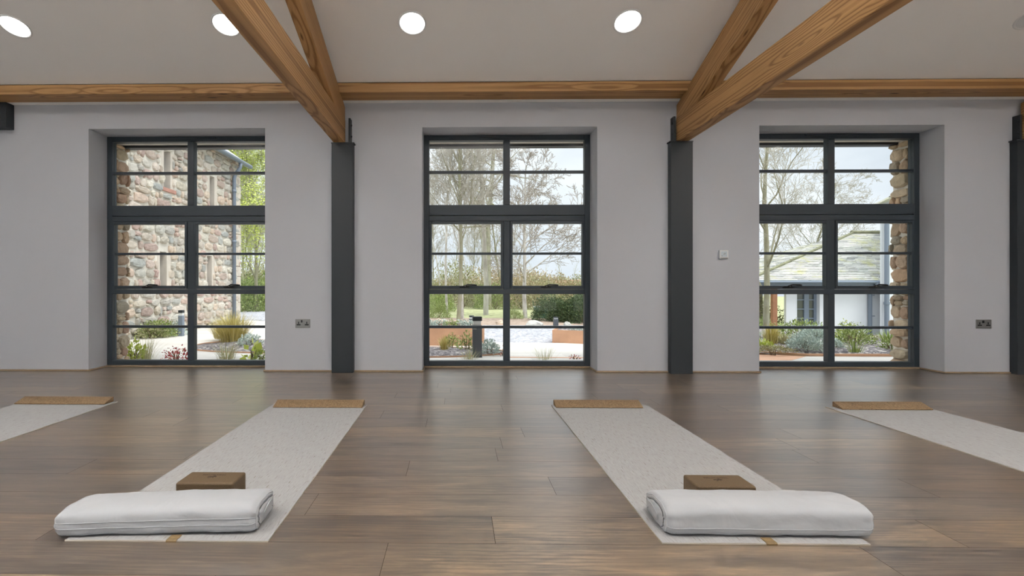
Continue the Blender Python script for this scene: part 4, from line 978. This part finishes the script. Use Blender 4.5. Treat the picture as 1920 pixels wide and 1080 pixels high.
# bare trees
def grow(seed, Ht, R, style):
    r = random.Random(seed); thick, thin = MB(), MB()
    P = dict(birch=dict(n=(32, 9, 7, 4), ln=(.24, .50, .5, .5), ang=(34, 36, 38, 40), trop=.30, start=.22),
             spread=dict(n=(17, 9, 7, 5), ln=(.52, .55, .5, .5), ang=(56, 40, 40, 42), trop=.12, start=.22),
             larch=dict(n=(56, 14, 6, 0), ln=(.15, .42, .45, .4), ang=(84, 55, 45, 40), trop=-.02, start=.18),
             fan=dict(n=(12, 9, 8, 4), ln=(.42, .55, .5, .5), ang=(34, 32, 36, 40), trop=.16, start=.12),
             thin=dict(n=(16, 6, 4, 0), ln=(.2, .5, .5, .5), ang=(36, 36, 38, 40), trop=.3, start=.25))[style]
    def br(p, d, L, rad, lv):
        ns = (10, 6, 4, 3, 2)[lv]; pts, rads = [p.copy()], [rad]; q = p.copy(); dd = d.copy()
        jit = (.05, .13, .17, .2, .2)[lv]
        for i in range(ns):
            dd = (dd+Vector((r.gauss(0, jit), r.gauss(0, jit), r.gauss(0, jit)+(P['trop']*.35 if lv else 0)))).normalized()
            q = q+dd*L/ns; pts.append(q.copy()); rads.append(max(.0045, rad*(1-(i+1)/ns*(.85 if lv else .8))))
        (thick if lv <= 1 else thin).tube(pts, rads, (9, 6, 4, 3, 3)[lv], cap=False)
        if lv >= 4 or P['n'][lv] == 0: return
        n = P['n'][lv]; st = P['start'] if lv == 0 else .15
        for k in range(n):
            t = st+(1-st)*((k+r.random())/n)
            f = t*ns; i = min(ns-1, int(f)); pp = pts[i].lerp(pts[i+1], f-i); ax = (pts[i+1]-pts[i]).normalized()
            a = math.radians(P['ang'][lv]*r.uniform(.7, 1.25)); side = ax.orthogonal().normalized(); side.rotate(Matrix.Rotation(r.uniform(0, 2*PI) if lv else k*2.4+r.uniform(-.4, .4), 3, ax))
            nd = (ax*math.cos(a)+side*math.sin(a)).normalized()
            prof = (1-.62*(t-st)/(1-st)) if lv == 0 else (1-.4*t)
            if style == 'larch' and lv == 1: nd = (nd+Vector((0, 0, -.25))).normalized()
            br(pp, nd, L*P['ln'][lv]*prof*r.uniform(.8, 1.15), max(.006, rads[i]*(.45 if lv == 0 else .55)), lv+1)
    br(Vector((0, 0, -.1)), Vector((0, 0, 1)), Ht, R, 0)
    return thick, thin
BARK = m_bark('grey_green_bark', (.24, .23, .17), (.42, .41, .31), (.36, .35, .18), .58); TWIG = plain('twigs', (.46, .43, .37), .9)
BIRCH = m_bark('birch_bark', (.34, .31, .27), (.72, .69, .64)); PALEB = m_bark('pale_bark', (.42, .40, .36), (.60, .58, .53)); DTWIG = plain('dark_twigs', (.38, .34, .29), .9)
MOSSB = m_bark('mossy_bark', (.24, .22, .14), (.33, .32, .24), (.33, .325, .20), .58)
def tree(seed, Ht, R, style, bark=BARK, twig=TWIG, leafmat=None, nleaf=0, leafr=.3):
    t_ = empty('bare_tree' if not leafmat else 'leafy_tree'); a, b = grow(seed, Ht, R, style)
    a.build('trunk', bark, t_, smooth=True); b.build('twigs', twig, t_)
    if leafmat:
        r = random.Random(seed); m = MB()
        vv = b.v
        for _ in range(nleaf):
            p = Vector(vv[r.randrange(len(vv))])+Vector((r.gauss(0, leafr*.3), r.gauss(0, leafr*.3), r.gauss(0, leafr*.3)))
            d = Vector((r.gauss(0, 1), r.gauss(0, 1), r.gauss(0, 1))).normalized(); s = d.orthogonal().normalized(); L = r.uniform(.04, .085); k = len(m.v)
            m.v += [tuple(p), tuple(p+d*L*.5+s*L*.3), tuple(p+d*L), tuple(p+d*L*.5-s*L*.3)]; m.f.append([k, k+1, k+2, k+3]); m.m.append(0)
        m.build('leaves', leafmat, t_)
    return t_
def tp(px, Y, dz=0): p = at(px, 560, Y); return Vector((p.x, Y, ground(p.x, Y)-dz))
# middle window, the trees one can tell apart
birch = tree(1, 9.4, .055, 'birch', MOSSB); place(birch, tp(859, 12.8), label='multi-stemmed mossy tree left of the middle window mullion', cat='tree')
b2 = tree(2, 8.8, .045, 'birch', BIRCH); place(b2, tp(867, 13.0), 1, 2.0, label='white-barked birch stem growing beside the mossy tree', cat='tree')
b3 = tree(3, 8.6, .04, 'thin', BIRCH); place(b3, tp(839, 14.5), 1, 1.0, label='slender pale tree at the left of the middle window', cat='tree')
larch = tree(4, 16, .10, 'larch', BARK, DTWIG); place(larch, tp(917, 18.5), 1, .4, label='tall straight larch reaching the top of the middle window', cat='tree')
b4 = tree(5, 10.5, .085, 'thin', PALEB); place(b4, tp(911, 15), 1, .9, label='thick pale trunk between the bollard and the middle window mullion', cat='tree')
sp = tree(6, 4.4, .065, 'spread', BIRCH, DTWIG); place(sp, tp(985, 13.6), 1, 3.3, label='spreading bare tree with mottled trunk in the right half of the middle window', cat='tree')
# right window
r1 = tree(7, 8.4, .095, 'fan', MOSSB, TWIG); place(r1, tp(1438, 15), 1, 1.2, label='large bare tree rising at the left of the right window', cat='tree')
r2 = tree(8, 6.6, .08, 'spread', MOSSB, TWIG); place(r2, tp(1505, 27), 1.15, 4.0, label='crooked bare tree behind the slate roof, right window', cat='tree')
# left window
l1 = tree(9, 6.2, .07, 'fan', MOSSB, TWIG, LIME, 30000, .45); place(l1, tp(482, 17), 1, 1, label='yellow-green leafing tree right of the stone building', cat='tree')
l2 = tree(10, 8, .06, 'birch', BARK, TWIG, LIME, 9000, .5); place(l2, tp(455, 24), 1, 2, label='taller leafing tree directly behind the stone building corner', cat='tree')
protos = [birch, b3, larch, sp, tree(12, 9, .07, 'thin', BARK, TWIG), r2]
place(protos[4], tp(790, 24), label='slender tree in the wood beyond the road', cat='tree', group='trees in the wood beyond the road')
rr = random.Random(21)
for px, Y, k in [(812, 27, 0), (826, 21, 1), (850, 33, 4), (876, 25, 1), (889, 36, 0), (903, 29, 4), (930, 34, 1), (938, 24, 4), (950, 40, 0), (965, 31, 4), (975, 46, 4), (1000, 48, 4), (1022, 52, 1), (1048, 52, 4), (1075, 48, 4), (1096, 56, 1), (770, 34, 4), (1120, 44, 0)]:
    o = copy_tree(protos[k]); p = tp(px, Y); s = rr.uniform(.75, 1.0)*(.5 if px > 960 else .95); place(o, p, s, rr.uniform(0, 6)); o['label'] = 'slender tree in the wood beyond the road'; o['group'] = 'trees in the wood beyond the road'
for px, Y, k in [(1425, 30, 4), (1455, 34, 1), (1480, 40, 4), (1540, 36, 5), (1570, 42, 1)]:
    o = copy_tree(protos[k]); place(o, tp(px, Y), rr.uniform(.45, .6), rr.uniform(0, 6)); o['label'] = 'far bare tree seen above the slate roof'; o['group'] = 'far trees above the slate roof'
for px, Y, k in [(470, 32, 0), (500, 28, 1), (450, 38, 4), (520, 36, 0)]:
    o = copy_tree(protos[k]); place(o, tp(px, Y), rr.uniform(.8, 1.1), rr.uniform(0, 6)); o['label'] = 'far bare tree beyond the leafing trees, left window'; o['group'] = 'far trees in the left window'

# scrub and hedges
protoS = [shrub(OLIVE, 1.2, 1.0, 1.35, 3600, .10, 101), shrub(TAN, 1.2, 1.0, 1.3, 3200, .10, 102), shrub(GREEN, 1.1, .9, 1.2, 3400, .10, 103), shrub(DGREEN, .9, .8, 1.2, 5200, .09, 104, .6)]
used = [False]*4
def scrub(k, p, s, label, group=None, cat='shrub', sz=1.0):
    o = protoS[k] if not used[k] else copy_tree(protoS[k]); used[k] = True
    place(o, p, s, rr.uniform(0, 6), cat=cat); o.scale.z = s*sz; o['label'] = label
    if group: o['group'] = group
    elif 'group' in o: del o['group']
for px, Y, k, s, sz in [(800, 19, 0, .9, 1), (822, 17, 2, .62, 1), (845, 22, 1, 1, 1), (868, 20, 0, .9, 1), (890, 24, 1, 1.1, 1), (905, 21, 0, .8, 1), (928, 19, 2, .8, 1), (940, 24, 1, 1.1, 1), (960, 22, 1, 1.1, 1), (980, 19, 1, .9, 1), (998, 22, 1, 1.1, 1.1), (1012, 19, 0, .9, 1),
                       (1035, 24, 1, 1.2, 1), (1060, 26, 0, 1.2, .9), (775, 22, 1, 1.2, 1), (855, 30, 0, 1.6, 1.1), (920, 32, 1, 1.6, 1.1), (985, 30, 1, 1.6, 1.0), (1110, 24, 0, 1.2, 1), (1130, 20, 1, 1, 1)]:
    scrub(k, tp(px, Y), s, 'tangled scrub filling the wood edge beyond the road', 'scrub along the wood edge', sz=sz)
scrub(2, tp(822, 13.6), .36, 'round olive green bush at the left side of the middle window')
scrub(3, tp(1030, 12.6), .56, 'dark evergreen bush beside the green cabinet, middle window')
scrub(3, tp(1058, 12.2), .52, 'dark evergreen bush in the middle of the evergreen group, middle window')
scrub(3, tp(1077, 12.4), .50, 'dark evergreen bush right of the small far bollard')
scrub(3, tp(1094, 11.8), .55, 'tall dark conifer hedge at the right side of the middle window', sz=1.25)
scrub(2, tp(965, 13.2), .24, 'low bright shrub at the foot of the mottled trunk')
for i, (px, Y, k, s) in enumerate([(452, 17, 2, .9), (470, 19, 2, 1.0), (490, 17.5, 2, .9), (508, 19, 2, 1.1), (462, 26, 0, 1.6), (495, 27, 0, 1.6)]):
    scrub(k, tp(px, Y), s, 'green shrub beyond the stone building, left window', 'shrubs beyond the stone building')
for i, (px, Y, k, s) in enumerate([(1428, 17.5, 2, .6), (1415, 21, 0, 1.0)]):
    scrub(k, tp(px, Y), s, ('mossy shrub beside the porch post, right window', 'olive shrub left of the porch, right window')[i])
# the wood goes on to both sides of what the windows show
for px, Y, k, s in [(560, 26, 0, 1.5), (610, 24, 2, 1.3), (650, 28, 1, 1.6), (690, 24, 0, 1.4), (730, 27, 1, 1.5), (1165, 27, 1, 1.4), (1205, 30, 0, 1.6), (1250, 28, 1, 1.5), (1290, 32, 2, 1.5), (1335, 30, 0, 1.6), (1375, 33, 1, 1.6)]:
    scrub(k, tp(px, Y), s, 'tangled scrub filling the wood edge beyond the road', 'scrub along the wood edge')
for px, Y, k in [(590, 30, 0), (640, 34, 4), (700, 30, 1), (745, 36, 0), (1180, 38, 4), (1230, 40, 1), (1280, 40, 4), (1345, 42, 1)]:
    o = copy_tree(protos[k]); place(o, tp(px, Y), rr.uniform(.75, .95), rr.uniform(0, 6)); o['label'] = 'slender tree in the wood beyond the road'; o['group'] = 'trees in the wood beyond the road'
